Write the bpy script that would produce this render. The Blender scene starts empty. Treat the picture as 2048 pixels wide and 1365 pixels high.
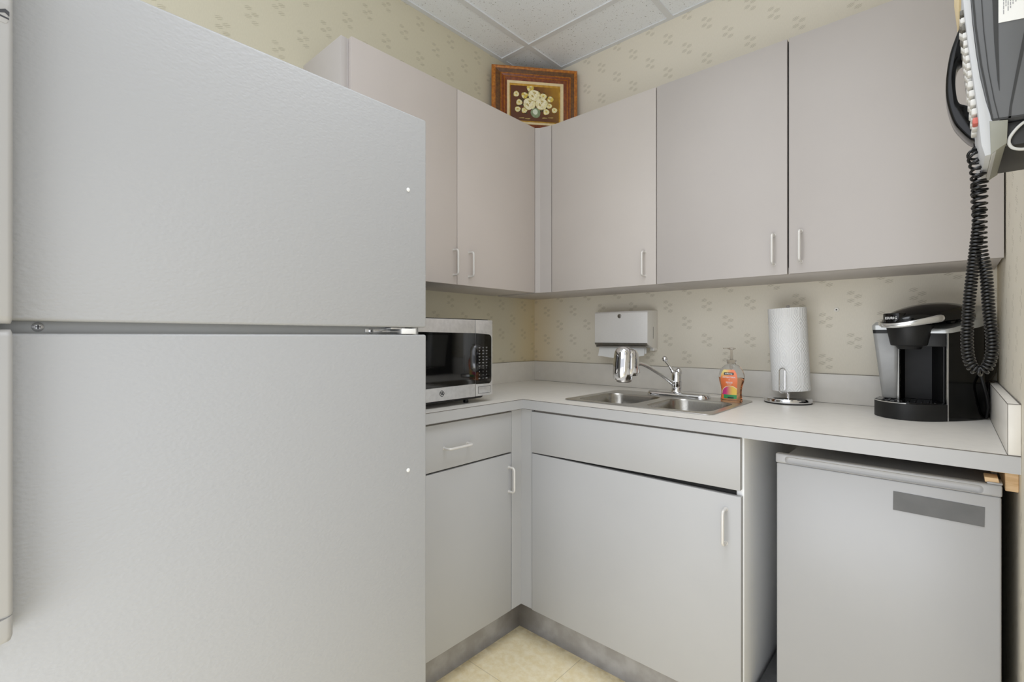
import bpy, bmesh, math, random
from mathutils import Vector, Matrix, Quaternion
random.seed(7)
PI = math.pi
D = bpy.data
COL = bpy.context.scene.collection
SC = bpy.context.scene

# ------------------------------------------------------------------ dimensions (metres); most of these and later coordinates computed beforehand from image pixels
CT = 0.914          # worktop height
CX = 0.4904         # left worktop depth
CY = 0.6637         # sink worktop depth
W = 1.7775          # right wall
ZC = 2.5353         # ceiling
ZB, ZT = 1.3464, 2.0934   # wall cabinets bottom / top
UX, UY = 0.2795, 0.3081   # wall cabinet door planes
BX, BY = 0.4783, 0.6623   # base cabinet door planes
YEND = -1.267       # end of the left run

# ------------------------------------------------------------------ node helpers
def lin(c):
    c = c / 255.0
    return c / 12.92 if c <= 0.04045 else ((c + 0.055) / 1.055) ** 2.4
def rgb(r, g, b): return (lin(r), lin(g), lin(b), 1.0)

class N:
    """small expression wrapper over math nodes"""
    def __init__(s, nt, sock): s.nt, s.s = nt, sock
    def _op(s, op, *o):
        n = s.nt.nodes.new('ShaderNodeMath'); n.operation = op
        for i, a in enumerate((s,) + o):
            if isinstance(a, N): s.nt.links.new(a.s, n.inputs[i])
            else: n.inputs[i].default_value = a
        return N(s.nt, n.outputs[0])
    def __add__(s, o): return s._op('ADD', o)
    def __sub__(s, o): return s._op('SUBTRACT', o)
    def __mul__(s, o): return s._op('MULTIPLY', o)
    def __truediv__(s, o): return s._op('DIVIDE', o)
    def fract(s): return s._op('FRACT')
    def floor(s): return s._op('FLOOR')
    def abs(s): return s._op('ABSOLUTE')
    def sin(s): return s._op('SINE')
    def mod(s, o): return s._op('FLOORED_MODULO', o)
    def lt(s, o): return s._op('LESS_THAN', o)
    def gt(s, o): return s._op('GREATER_THAN', o)
    def max(s, o): return s._op('MAXIMUM', o)
    def min(s, o): return s._op('MINIMUM', o)
    def step(s, a, b):      # smooth 0..1 from a to b
        n = s.nt.nodes.new('ShaderNodeMapRange'); n.interpolation_type = 'SMOOTHSTEP'
        s.nt.links.new(s.s, n.inputs[0])
        n.inputs[1].default_value = a; n.inputs[2].default_value = b
        return N(s.nt, n.outputs[0])

def new_mat(name):
    m = D.materials.new(name); m.use_nodes = True
    nt = m.node_tree
    b = nt.nodes['Principled BSDF']
    return m, nt, b

def pset(b, **k):
    names = dict(base='Base Color', rough='Roughness', metal='Metallic', spec='Specular IOR Level', ior='IOR',
                 trans='Transmission Weight', coat='Coat Weight', coatr='Coat Roughness', alpha='Alpha',
                 emit='Emission Color', emits='Emission Strength', aniso='Anisotropic', sss='Subsurface Weight')
    for a, v in k.items():
        b.inputs[names[a]].default_value = v

def mixcol(nt, fac, a, b_):
    n = nt.nodes.new('ShaderNodeMix'); n.data_type = 'RGBA'
    for i, v in ((0, fac), (6, a), (7, b_)):
        if isinstance(v, N): nt.links.new(v.s, n.inputs[i])
        elif hasattr(v, 'is_output'): nt.links.new(v, n.inputs[i])
        else: n.inputs[i].default_value = v
    return n.outputs[2]

def coords(nt, kind='Object'):
    tc = nt.nodes.new('ShaderNodeTexCoord')
    return tc.outputs[kind]

def xyz(nt):
    s = nt.nodes.new('ShaderNodeSeparateXYZ'); nt.links.new(coords(nt), s.inputs[0])
    return N(nt, s.outputs[0]), N(nt, s.outputs[1]), N(nt, s.outputs[2])

def noise(nt, scale, detail=2.0, vec=None, stretch=None, rough=0.5):
    n = nt.nodes.new('ShaderNodeTexNoise'); n.inputs['Scale'].default_value = scale
    n.inputs['Detail'].default_value = detail; n.inputs['Roughness'].default_value = rough
    v = vec or coords(nt)
    if stretch:
        mp = nt.nodes.new('ShaderNodeMapping'); mp.inputs['Scale'].default_value = stretch
        nt.links.new(v, mp.inputs[0]); v = mp.outputs[0]
    nt.links.new(v, n.inputs['Vector'])
    return N(nt, n.outputs[0])

def bump(nt, b, h, strength=0.2, dist=0.001):
    n = nt.nodes.new('ShaderNodeBump'); n.inputs['Strength'].default_value = strength
    n.inputs['Distance'].default_value = dist
    nt.links.new(h.s, n.inputs['Height']); nt.links.new(n.outputs[0], b.inputs['Normal'])

def plain(name, c, rough=0.5, metal=0.0, bscale=0, bstr=0.1, bdist=0.0005, var=0.0, vscale=4.0, **k):
    m, nt, b = new_mat(name)
    pset(b, base=rgb(*c), rough=rough, metal=metal, **k)
    if var:
        nz = noise(nt, vscale, 3)
        d = tuple(max(0, x - var) for x in c); u = tuple(min(255, x + var) for x in c)
        nt.links.new(mixcol(nt, nz.step(.3, .7), rgb(*d), rgb(*u)), b.inputs['Base Color'])
    if bscale: bump(nt, b, noise(nt, bscale, 3), bstr, bdist)
    return m

M = {}
M['laminate'] = plain('grey_laminate', (180, 174, 170), .5, bscale=900, bstr=.05, var=1.5, vscale=3)
M['laminate_left_lit'] = plain('grey_laminate_left_lightened', (198, 189, 183), .5, bscale=900, bstr=.05, var=1.5, vscale=3)  # lightened laminate copy, light on the left doors put into the colour
M['laminate_mid_lit'] = plain('grey_laminate_corner_lightened', (191, 184, 178), .5, bscale=900, bstr=.05, var=1.5, vscale=3)  # another lightened copy, its colour makes up for dim light near the corner
M['laminate_low'] = plain('grey_laminate_base', (173, 173, 173), .5, bscale=900, bstr=.05, var=1.5, vscale=3)
M['panel'] = plain('side_panel_laminate_lightened', (238, 239, 239), .5, var=1)  # paler than the other laminate, colour offsets the shade beside the mini fridge
M['carcass'] = plain('cabinet_carcass', (194, 188, 184), .6, var=2)
M['worktop'] = plain('worktop_laminate', (221, 217, 209), .38, bscale=1200, bstr=.05, var=2, vscale=30)
M['edge_band'] = plain('edge_band', (172, 172, 172), .45, bscale=900, bstr=.05, var=1)
M['gap_shade'] = plain('painted_gap_shade', (62, 54, 48), .8, var=2)  # dark colour painted in for shade between doors and fillers
M['edge_line'] = plain('dark_laminate_seam', (95, 90, 84), .7, var=3)
M['dark_gap'] = plain('dark_gap', (14, 13, 12), .8, var=2)
M['pull'] = plain('satin_pull', (214, 211, 206), .35, metal=.15, var=1)
M['fridge'] = None
M['white_plastic'] = plain('white_plastic', (222, 221, 217), .35, var=1)
M['fridge_handle'] = plain('fridge_handle_white', (154, 152, 148), .4, bscale=500, bstr=.05, var=1)
M['fridge_gap'] = plain('fridge_cabinet_grey', (150, 150, 146), .5, var=2)
M['screw'] = plain('screw_steel', (205, 205, 205), .3, metal=.8, var=2)
M['mini'] = plain('mini_fridge_white', (160, 160, 161), .33, bscale=300, bstr=.03, var=1)
M['grey_plate'] = plain('grey_adhesive_plate', (80, 80, 80), .5, var=4, vscale=25)
M['brushed'] = None
M['chrome'] = plain('chrome', (226, 226, 228), .06, metal=1.0, var=1)
M['steel_dark'] = plain('worn_steel', (150, 146, 140), .35, metal=1.0, var=6, vscale=60)
M['black'] = plain('black_plastic', (14, 14, 14), .32, var=1, spec=.35)
M['black_gloss'] = plain('black_gloss', (5, 5, 5), .14, var=1, spec=.28)
M['black_matte'] = plain('black_matte', (19, 19, 19), .5, spec=.35, bscale=700, bstr=.06, var=2)
M['cavity'] = plain('black_cavity', (20, 20, 21), .5, spec=.3, bscale=300, bstr=.06, var=3, vscale=20)
M['silver'] = plain('silver_plastic', (188, 190, 188), .3, metal=.55, var=2)
M['silver_bright'] = plain('silver_bright', (214, 214, 212), .2, metal=.8, var=1)
M['white_ink'] = plain('white_ink', (236, 236, 234), .5, var=1)
M['grey_ink'] = plain('grey_ink', (150, 150, 152), .6, var=2)
M['dark_ink'] = plain('dark_ink', (40, 40, 42), .6, var=2)
M['phone_grey'] = plain('phone_charcoal', (84, 85, 86), .5, bscale=900, bstr=.08, var=2)
M['phone_dark'] = plain('phone_black_line', (26, 26, 24), .5, var=1)
M['phone_silver'] = plain('phone_silver_face', (186, 188, 190), .45, var=2)
M['phone_olive'] = plain('phone_olive_edge', (132, 132, 120), .5, var=2)
M['key'] = plain('phone_key', (212, 210, 204), .5, var=2)
M['key_dark'] = plain('phone_key_dark', (92, 88, 78), .5, var=2)
M['key_red'] = plain('phone_key_red', (196, 96, 84), .5, var=2)
M['paper'] = plain('paper_white', (228, 228, 224), .85, var=1)
M['line_cord'] = plain('line_cord_grey', (196, 196, 192), .5, var=1)
M['wood'] = None
M['anchor'] = plain('wall_anchor_white', (236, 232, 222), .5, var=1)
M['cove'] = None
M['plinth'] = plain('dark_plinth', (70, 70, 70), .6, bscale=200, var=5, vscale=30)
M['cream'] = plain('cream_mat', (226, 205, 160), .8, bscale=600, bstr=.1, var=4, vscale=60)
M['gilt'] = plain('gilt', (186, 140, 44), .4, metal=.35, var=14, vscale=60)
M['tee'] = plain('ceiling_tee', (224, 227, 231), .5, var=1)
M['towel'] = None

def fridge_mat():
    m, nt, b = new_mat('textured_fridge_white')
    pset(b, base=rgb(153, 153, 152), rough=.42)
    v = nt.nodes.new('ShaderNodeTexVoronoi'); v.inputs['Scale'].default_value = 260
    v.feature = 'SMOOTH_F1'
    mp = nt.nodes.new('ShaderNodeMapping'); mp.inputs['Scale'].default_value = (1, .6, 1)
    nt.links.new(coords(nt), mp.inputs[0]); nt.links.new(mp.outputs[0], v.inputs['Vector'])
    bump(nt, b, N(nt, v.outputs['Distance']) + noise(nt, 180, 4) * .8, .28, .0012)
    return m
M['fridge'] = fridge_mat()

def brushed_mat(name, c, rough, stretch, amt=10, metal=1.0):
    m, nt, b = new_mat(name)
    pset(b, base=rgb(*c), rough=rough, metal=metal)
    nz = noise(nt, 60, 4, stretch=stretch)
    nt.links.new(mixcol(nt, nz.step(.3, .7), rgb(*(x - amt for x in c)), rgb(*(min(255, x + amt) for x in c))), b.inputs['Base Color'])
    bump(nt, b, nz, .06, .0004)
    return m
M['brushed'] = brushed_mat('brushed_steel', (236, 234, 230), .42, (1, 1, 30), 4, .25)
M['brushed_h'] = brushed_mat('brushed_steel_horizontal', (214, 213, 212), .3, (30, 1, 1), 6, .8)
M['sink'] = brushed_mat('sink_steel', (206, 203, 197), .34, (1, 14, 14), 8)
M['bowl'] = brushed_mat('sink_steel_shaded', (164, 161, 154), .27, (14, 14, 1), 8)  # darker copy of the sink steel, shade inside the bowls put into colour

def glass_mat(name, c, rough=0.0, ior=1.45):
    m, nt, b = new_mat(name)
    pset(b, base=rgb(*c), rough=rough, trans=1.0, ior=ior)
    return m
M['clear'] = glass_mat('clear_plastic', (248, 248, 246), .02, 1.25)
M['liquid'] = glass_mat('amber_soap', (252, 192, 150), .05, 1.2)
M['smoke'] = plain('smoke_plastic', (140, 140, 138), .3, var=4, vscale=30)
M['window'] = plain('microwave_glass', (8, 8, 8), .045, var=1, coat=.5)

def wood_mat(name, dark, light, stretch, rough=.4, scale=18):
    m, nt, b = new_mat(name)
    nz = noise(nt, scale, 5, stretch=stretch)
    nt.links.new(mixcol(nt, nz.step(.3, .72), rgb(*dark), rgb(*light)), b.inputs['Base Color'])
    pset(b, rough=rough)
    return m
M['wood'] = wood_mat('raw_wood', (196, 158, 112), (222, 190, 148), (1, .2, 6), .7)
M['frame_orange'] = wood_mat('frame_honey_wood', (150, 80, 16), (196, 122, 36), (3, 3, 3), .3, 30)
M['frame_dark'] = wood_mat('frame_dark_wood', (78, 42, 10), (112, 70, 22), (3, 3, 3), .35, 30)
M['frame_red'] = wood_mat('frame_red_wood', (100, 40, 8), (140, 68, 16), (3, 3, 3), .3, 30)

def cove_mat():
    m, nt, b = new_mat('grey_vinyl_cove')
    x, y, z = xyz(nt)
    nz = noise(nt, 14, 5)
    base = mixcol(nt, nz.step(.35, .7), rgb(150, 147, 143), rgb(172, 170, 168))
    low_tone = (noise(nt, 30, 5) * .02 + z).step(.045, .0)           # darker towards the floor
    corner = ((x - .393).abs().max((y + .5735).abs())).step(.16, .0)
    nt.links.new(mixcol(nt, (low_tone * .45).max(corner * .75), base, rgb(88, 80, 66)), b.inputs['Base Color'])
    pset(b, rough=.5)
    return m
M['cove'] = cove_mat()

def wallpaper(name, axis, u0, z0, base=(208, 201, 177), SL=.38):
    m, nt, b = new_mat(name)
    x, y, z = xyz(nt)
    u = x if axis == 'x' else y
    px, pz = .1680, .1465
    nzw = noise(nt, 420, 2)
    def lattice(ou, oz):
        du = (((u - ou) / px + .5).fract() - .5) * px
        dz = (((z - oz) / pz + .5).fract() - .5) * pz
        h = .0135
        row = (dz / h + 2.0).floor()
        du2 = du - (row.mod(2.0) - .5) * -.021
        dr = (dz / h).fract() - .5
        zl = dr * h
        t = (zl - du2 * SL) / .0056
        line = ((t + .5).fract() - .5).abs()
        sx = (du2.abs() + (nzw - .5) * .005).step(.0135, .0070)
        sz = (zl - du2 * SL).abs().step(.0080, .0050)
        ins = dz.abs().lt(2 * h)
        return line.step(.40, .08) * sx * sz * ins
    mask = lattice(u0, z0).max(lattice(u0 + px / 2, z0 + pz / 2))
    weave = noise(nt, 90, 3, stretch=(6, 6, 1))
    bc = mixcol(nt, weave.step(.25, .75), rgb(*(c - 3 for c in base)), rgb(*(c + 2 for c in base)))
    # yellower towards the inner corner
    corner_tint = (u.abs()).step(.26, .01) * (noise(nt, 5, 2) * .3 + .28)
    bc = mixcol(nt, corner_tint, bc, rgb(212, 184, 118))
    nt.links.new(mixcol(nt, mask * .50, bc, rgb(140, 130, 104)), b.inputs['Base Color'])
    pset(b, rough=.62)
    bump(nt, b, weave, .08, .0004)
    return m
M['paper_left'] = wallpaper('wallpaper_left', 'y', -1.1005, 2.3331)
M['paper_back'] = wallpaper('wallpaper_back', 'x', .757, 1.2795, (226, 219, 202))
M['paper_right'] = wallpaper('wallpaper_right', 'y', -.40, 1.29, (226, 219, 203))
M['soffit'] = M['paper_left']

def ceiling_mat():
    m, nt, b = new_mat('fissured_ceiling_tile')
    v = nt.nodes.new('ShaderNodeTexVoronoi'); v.inputs['Scale'].default_value = 80
    nt.links.new(coords(nt), v.inputs['Vector'])
    d = N(nt, v.outputs['Distance'])
    hole = d.step(.27, .13) * noise(nt, 45, 2).step(.44, .58)
    fine = noise(nt, 260, 2).step(.62, .70) * .55
    nt.links.new(mixcol(nt, hole.max(fine) * .75, rgb(244, 249, 255), rgb(140, 139, 136)), b.inputs['Base Color'])
    pset(b, rough=.9)
    bump(nt, b, noise(nt, 150, 4), .25, .001)
    return m
M['ceiling'] = ceiling_mat()

def floor_mat():
    m, nt, b = new_mat('cream_vinyl_tile')
    x, y, z = xyz(nt)
    nz = noise(nt, 40, 6, rough=.65); big = noise(nt, 6, 3)
    c = mixcol(nt, nz.step(.32, .68), rgb(240, 222, 176), rgb(253, 241, 208))
    c = mixcol(nt, big.step(.3, .7) * .25, c, rgb(238, 224, 180))
    fl = noise(nt, 85, 3, stretch=(1, 2.4, 1)).step(.62, .7)
    c = mixcol(nt, fl * .6, c, rgb(246, 238, 216))
    T = .3048
    gx = (((x - .700) / T + .5).fract() - .5).abs() * T
    gy = (((y + .864) / T + .5).fract() - .5).abs() * T
    g = gx.min(gy).step(.0014, .0005)
    kick_tone = ((x - .393).min(y * -1.0 - .5735)).step(.05, .0) * noise(nt, 30, 4).step(.4, .62)  # patchy darker tone along the toe kicks
    c = mixcol(nt, kick_tone * .5, c, rgb(150, 130, 84))
    nt.links.new(mixcol(nt, g * .45, c, rgb(120, 104, 72)), b.inputs['Base Color'])
    pset(b, rough=.38)
    return m
M['floor'] = floor_mat()

def towel_mat():
    m, nt, b = new_mat('embossed_paper_towel')
    pset(b, base=rgb(232, 232, 230), rough=.9)
    s = nt.nodes.new('ShaderNodeSeparateXYZ'); nt.links.new(coords(nt), s.inputs[0])
    x, y, z = (N(nt, o) for o in s.outputs)
    ang = y._op('ARCTAN2', x) * .062
    # nested hexagon-like ridges
    a = ((ang / .062 * 1.6 + 10.0).fract() - .5).abs() * .062
    zz = ((z / .078).fract() - .5).abs() * .078
    r = (a * .9).max(zz * .55 + a * .45)
    ridge = (r * 900.0).sin()
    bump(nt, b, ridge + noise(nt, 300, 2) * .6, .35, .0016)
    return m
M['towel'] = towel_mat()

def soap_label_mat():
    """orange label with a yellow glow at the upper left and a bright fruit disc at the bottom"""
    m, nt, b = new_mat('soap_label')
    x, y, z = xyz(nt)      # local label coords: x across, z up from bottle base
    c = mixcol(nt, z.step(.03, .135), rgb(240, 122, 62), rgb(244, 128, 84))
    glow = (((x + .024) * (x + .024) + (z - .112) * (z - .112))._op('SQRT')).step(.032, .006)
    c = mixcol(nt, glow, c, rgb(238, 214, 130))
    rr = ((x * x + (z - .030) * (z - .030))._op('SQRT'))
    disc = rr.lt(.0265) * z.gt(.026)
    ring = rr.lt(.0285) * z.gt(.03)
    c = mixcol(nt, ring, c, rgb(250, 232, 190))
    fruit = mixcol(nt, x.step(-.016, .012), rgb(214, 60, 130), rgb(250, 206, 84))
    c = mixcol(nt, disc, c, fruit)
    green = z.lt(.0265) * z.gt(.0125) * x.abs().lt(.0215)
    c = mixcol(nt, green, c, rgb(52, 150, 84))
    dk = z.lt(.019) * z.gt(.0135) * (x - .002).abs().lt(.010)
    c = mixcol(nt, dk, c, rgb(30, 52, 40))
    nt.links.new(c, b.inputs['Base Color'])
    pset(b, rough=.35)
    return m
M['soap_label'] = soap_label_mat()

def painting_mat():
    m, nt, b = new_mat('oil_ground')
    x, y, z = xyz(nt)
    nz = noise(nt, 30, 4)
    g = ((x - .09) * 4.0 + (z - .12) * 2.0 + nz * .35).step(.0, .9)
    c = mixcol(nt, g, rgb(88, 42, 8), rgb(190, 140, 30))
    c = mixcol(nt, z.step(.05, .0) * .8, c, rgb(38, 18, 8))
    nt.links.new(c, b.inputs['Base Color'])
    pset(b, rough=.4)
    bump(nt, b, noise(nt, 300, 3), .2, .0006)
    return m
M['canvas'] = painting_mat()
M['petal_cream'] = plain('petal_cream', (232, 222, 170), .6, var=14, vscale=120)
M['petal_white'] = plain('petal_white', (244, 236, 200), .6, var=8, vscale=120)
M['petal_yellow'] = plain('petal_yellow', (214, 186, 74), .6, var=18, vscale=120)
M['petal_shade'] = plain('petal_shade', (186, 164, 92), .6, var=12, vscale=120)
M['leaf'] = plain('leaf_dark', (50, 44, 14), .6, var=8, vscale=100)
M['vase'] = plain('vase_green', (126, 142, 104), .5, var=14, vscale=60)
M['vase_light'] = plain('vase_highlight', (214, 222, 200), .5, var=6, vscale=60)

# ------------------------------------------------------------------ mesh helpers
class MB:
    def __init__(s): s.bm = bmesh.new()
    def _take(s, bm2, mi=0):
        me = D.meshes.new('tmp'); bm2.to_mesh(me); bm2.free()
        n0 = len(s.bm.faces)
        s.bm.from_mesh(me); D.meshes.remove(me)
        s.bm.faces.ensure_lookup_table()
        if mi:
            for f in s.bm.faces[n0:]: f.material_index = mi
        return s
    def box(s, a, b, bev=0.0, seg=2, mi=0, mat=None):
        bm = bmesh.new(); bmesh.ops.create_cube(bm, size=1)
        a, b = Vector(a), Vector(b)
        for v in bm.verts:
            v.co = Vector([(a[i] + b[i]) / 2 + v.co[i] * abs(b[i] - a[i]) for i in range(3)])
        if bev: bmesh.ops.bevel(bm, geom=list(bm.edges), offset=bev, segments=seg, profile=.5, affect='EDGES')
        if mat is not None: bm.transform(mat)
        return s._take(bm, mi)
    def prism(s, pts, z0, z1, bev=0.0, axis='z', seg=2, mi=0, only_top=False):
        """polygon (2D) extruded along an axis; axis z: pts=(x,y); y: pts=(x,z); x: pts=(y,z)"""
        bm = bmesh.new()
        def P(p, h): return {'z': (p[0], p[1], h), 'y': (p[0], h, p[1]), 'x': (h, p[0], p[1])}[axis]
        lo = [bm.verts.new(P(p, z0)) for p in pts]; hi = [bm.verts.new(P(p, z1)) for p in pts]
        n = len(pts)
        bm.faces.new(lo[::-1]); top = bm.faces.new(hi)
        for i in range(n): bm.faces.new((lo[i], lo[(i + 1) % n], hi[(i + 1) % n], hi[i]))
        bmesh.ops.recalc_face_normals(bm, faces=list(bm.faces))
        if bev:
            if only_top: g = [e for e in bm.edges if all(v in hi for v in e.verts)]
            else: g = [e for e in bm.edges if e.calc_face_angle(0) > .6]
            bmesh.ops.bevel(bm, geom=g, offset=bev, segments=seg, profile=.5, affect='EDGES')
        return s._take(bm, mi)
    def loft(s, rings, cap=True, mi=0, closed=True):
        bm = bmesh.new(); R = [[bm.verts.new(p) for p in r] for r in rings]
        n = len(rings[0])
        for a, b in zip(R, R[1:]):
            for i in range(n if closed else n - 1):
                bm.faces.new((a[i], a[(i + 1) % n], b[(i + 1) % n], b[i]))
        if cap:
            bm.faces.new(R[0][::-1]); bm.faces.new(R[-1])
        bmesh.ops.recalc_face_normals(bm, faces=list(bm.faces))
        return s._take(bm, mi)
    def lathe(s, prof, c=(0, 0, 0), seg=40, mi=0, sx=1.0, sy=1.0, mat=None, cap=True):
        """prof: list of (r, z)"""
        rings = []
        for r, z in prof:
            r = max(r, 1e-5)
            ring = []
            for i in range(seg):
                a = 2 * PI * i / seg
                v = Vector((r * sx * math.cos(a), r * sy * math.sin(a), z))
                if mat is not None: v = mat @ v
                ring.append(v + Vector(c))
            rings.append(ring)
        return s.loft(rings, cap, mi)
    def tube(s, pts, r, seg=12, mi=0, cap=True, flat=None):
        pts = [Vector(p) for p in pts]
        rr = r if isinstance(r, (list, tuple)) else [r] * len(pts)
        rings = []; prev = None
        for i, p in enumerate(pts):
            t = (pts[min(i + 1, len(pts) - 1)] - pts[max(i - 1, 0)]).normalized()
            if prev is None:
                up = Vector((0, 0, 1)) if abs(t.z) < .9 else Vector((1, 0, 0))
                nrm = (up - t * up.dot(t)).normalized()
            else:
                nrm = (prev - t * prev.dot(t))
                nrm = nrm.normalized() if nrm.length > 1e-6 else prev
            prev = nrm; bi = t.cross(nrm)
            f = flat if flat else (1, 1)
            rings.append([p + (nrm * math.cos(a) * f[0] + bi * math.sin(a) * f[1]) * rr[i] for a in (2 * PI * k / seg for k in range(seg))])
        return s.loft(rings, cap, mi)
    def ball(s, c, r, mi=0, u=20, v=14, sc=(1, 1, 1), mat=None):
        bm = bmesh.new(); bmesh.ops.create_uvsphere(bm, u_segments=u, v_segments=v, radius=r)
        for x in bm.verts:
            p = Vector((x.co[0] * sc[0], x.co[1] * sc[1], x.co[2] * sc[2]))
            if mat is not None: p = mat @ p
            x.co = p + Vector(c)
        return s._take(bm, mi)
    def quad(s, a, b, c, d, mi=0):
        bm = bmesh.new(); bm.faces.new([bm.verts.new(p) for p in (a, b, c, d)])
        return s._take(bm, mi)
    def xf(s, m):
        s.bm.transform(m); return s
    def addmesh(s, me, m=None, mi=0):
        bm = bmesh.new(); bm.from_mesh(me)
        if m is not None: bm.transform(m)
        return s._take(bm, mi)

def curve_pts(ctrl, n=12):
    """Catmull-Rom through the control points"""
    P = [Vector(p) for p in ctrl]; P = [P[0] * 2 - P[1]] + P + [P[-1] * 2 - P[-2]]
    out = []
    for i in range(1, len(P) - 2):
        a, b, c, d = P[i - 1:i + 3]
        for k in range(n):
            t = k / n
            out.append(.5 * ((2 * b) + (c - a) * t + (2 * a - 5 * b + 4 * c - d) * t * t + (3 * b - a - 3 * c + d) * t ** 3))
    out.append(P[-2]); return out

def rrect(x0, y0, x1, y1, r, n=5):
    pts = []
    for cx, cy, a0 in ((x1 - r, y1 - r, 0), (x0 + r, y1 - r, 90), (x0 + r, y0 + r, 180), (x1 - r, y0 + r, 270)):
        for k in range(n + 1):
            a = math.radians(a0 + 90 * k / n); pts.append((cx + r * math.cos(a), cy + r * math.sin(a)))
    return pts

def obj(name, mb, mats, parent=None, smooth=35):
    """link a mesh object; geometry was written in world space (or in the parent's space when the parent has a 'local' flag)"""
    me = D.meshes.new(name)
    bm = mb.bm
    if parent is not None:
        top = parent; mw = Matrix.Identity(4)
        chain = []
        while top is not None: chain.append(top); top = top.parent
        for p in reversed(chain): mw = mw @ p.matrix_basis
        bm.transform(mw.inverted())
    bm.to_mesh(me); bm.free()
    for m in (mats if isinstance(mats, (list, tuple)) else [mats]):
        me.materials.append(M[m] if isinstance(m, str) else m)
    if smooth:
        for p in me.polygons: p.use_smooth = True
        me.set_sharp_from_angle(angle=math.radians(smooth))
    o = D.objects.new(name, me); COL.objects.link(o)
    if parent is not None: o.parent = parent
    return o

def centre(o):
    """move a top-level mesh's origin to the middle of its base"""
    me = o.data
    xs = [v.co for v in me.vertices]
    lo = Vector([min(v[i] for v in xs) for i in range(3)]); hi = Vector([max(v[i] for v in xs) for i in range(3)])
    c = Vector(((lo.x + hi.x) / 2, (lo.y + hi.y) / 2, lo.z))
    me.transform(Matrix.Translation(-c)); o.location = c
    return o

def tag(o, label, cat, group=None):
    o['label'] = label; o['category'] = cat
    if group: o['group'] = group
    return o
def thing(name, label, cat, loc=(0, 0, 0), rotz=0.0, group=None):
    o = D.objects.new(name, None); COL.objects.link(o)
    o.empty_display_size = .05; o.location = loc; o.rotation_euler = (0, 0, rotz)
    return tag(o, label, cat, group)
def struct(name, mb, mats, smooth=0):
    o = obj(name, mb, mats, None, smooth); o['kind'] = 'structure'; return o

def text_mesh(body, size, extrude=0.0003, align='CENTER', squash=1.0, bold=0.0, space=1.0):
    cu = D.curves.new('lettering', 'FONT'); cu.body = body; cu.size = size
    cu.align_x = align; cu.align_y = 'CENTER'; cu.extrude = extrude; cu.offset = bold
    cu.resolution_u = 3; cu.space_character = space
    o = D.objects.new('lettering', cu); COL.objects.link(o)
    bpy.context.view_layer.update()
    dg = bpy.context.evaluated_depsgraph_get()
    me = D.meshes.new_from_object(o.evaluated_get(dg))
    D.objects.remove(o); D.curves.remove(cu)
    if squash != 1.0: me.transform(Matrix.Diagonal((squash, 1, 1, 1)))
    return me

def frame3(origin, right, up):
    r = Vector(right).normalized(); u = Vector(up).normalized(); n = r.cross(u).normalized(); u = n.cross(r)
    m = Matrix((r, u, n)).transposed().to_4x4(); m.translation = Vector(origin)
    return m

def boolean(mbA, mbB, op='DIFFERENCE'):
    def tmp(mb):
        me = D.meshes.new('b'); mb.bm.to_mesh(me); mb.bm.free()
        o = D.objects.new('b', me); COL.objects.link(o); return o
    a, b = tmp(mbA), tmp(mbB)
    md = a.modifiers.new('x', 'BOOLEAN'); md.object = b; md.operation = op; md.solver = 'EXACT'
    bpy.context.view_layer.update()
    me = D.meshes.new_from_object(a.evaluated_get(bpy.context.evaluated_depsgraph_get()))
    D.objects.remove(a); D.objects.remove(b)
    out = MB(); out.bm.from_mesh(me); D.meshes.remove(me)
    return out

# ================================================================== THE ROOM
YF = -4.0; XR = 3.6; TH = .1
struct('floor', MB().box((-TH, YF, -.05), (XR, TH, 0)), 'floor')
YW = -2.45; XW = 2.3      # left wall and ceiling cut short to let in world light
struct('wall_left', MB().box((-TH, YW, 0), (0, TH, ZC)), 'paper_left')
struct('wall_back', MB().box((0, 0, 0), (W + TH, TH, ZC)), 'paper_back')
struct('wall_right', MB().box((W, -1.40, 0), (W + TH, 0, ZC)), 'paper_right')
struct('ceiling', MB().box((-TH, YW, ZC), (XW, TH, ZC + .05)), 'ceiling')
# ceiling grid: wall angle and tee bars
g = MB()
g.box((0, YW, ZC - .004), (.020, 0, ZC)); g.box((.020, -.020, ZC - .004), (W, 0, ZC))
g.box((W - .02, -1.4, ZC - .004), (W, -.02, ZC))
struct('trim_1', g, 'tee')
g = MB(); x = .183
while x < XW: 
    g.box((x - .012, YW, ZC - .0055), (x + .012, -.020, ZC)); x += .592
y = -.269
k = 0
while y > YW:
    g.box((.020, y - .012, ZC - .0050), (XW, y + .012, ZC)); y -= .61
struct('trim_2', g, 'tee')

# vinyl cove base along the toe kicks
def cove(name, path_fn):
    prof = [(0, .142), (0, .022), (.0012, .012), (.004, .006), (.009, .002), (.013, 0.0)]
    return prof
g = MB()
tx, ty = .3934, -.5735
pr = [(0, .1415), (.0, .024), (.002, .013), (.006, .006), (.012, .0015), (.013, .0)]
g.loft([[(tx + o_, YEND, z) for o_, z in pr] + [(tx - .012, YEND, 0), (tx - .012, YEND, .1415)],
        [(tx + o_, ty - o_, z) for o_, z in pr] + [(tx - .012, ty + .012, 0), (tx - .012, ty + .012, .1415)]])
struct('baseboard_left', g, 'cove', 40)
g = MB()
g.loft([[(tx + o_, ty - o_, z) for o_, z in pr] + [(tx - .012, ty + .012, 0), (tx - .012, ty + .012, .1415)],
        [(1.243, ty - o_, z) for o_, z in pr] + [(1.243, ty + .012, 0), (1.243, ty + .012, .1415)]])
struct('baseboard_back', g, 'cove', 40)

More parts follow.
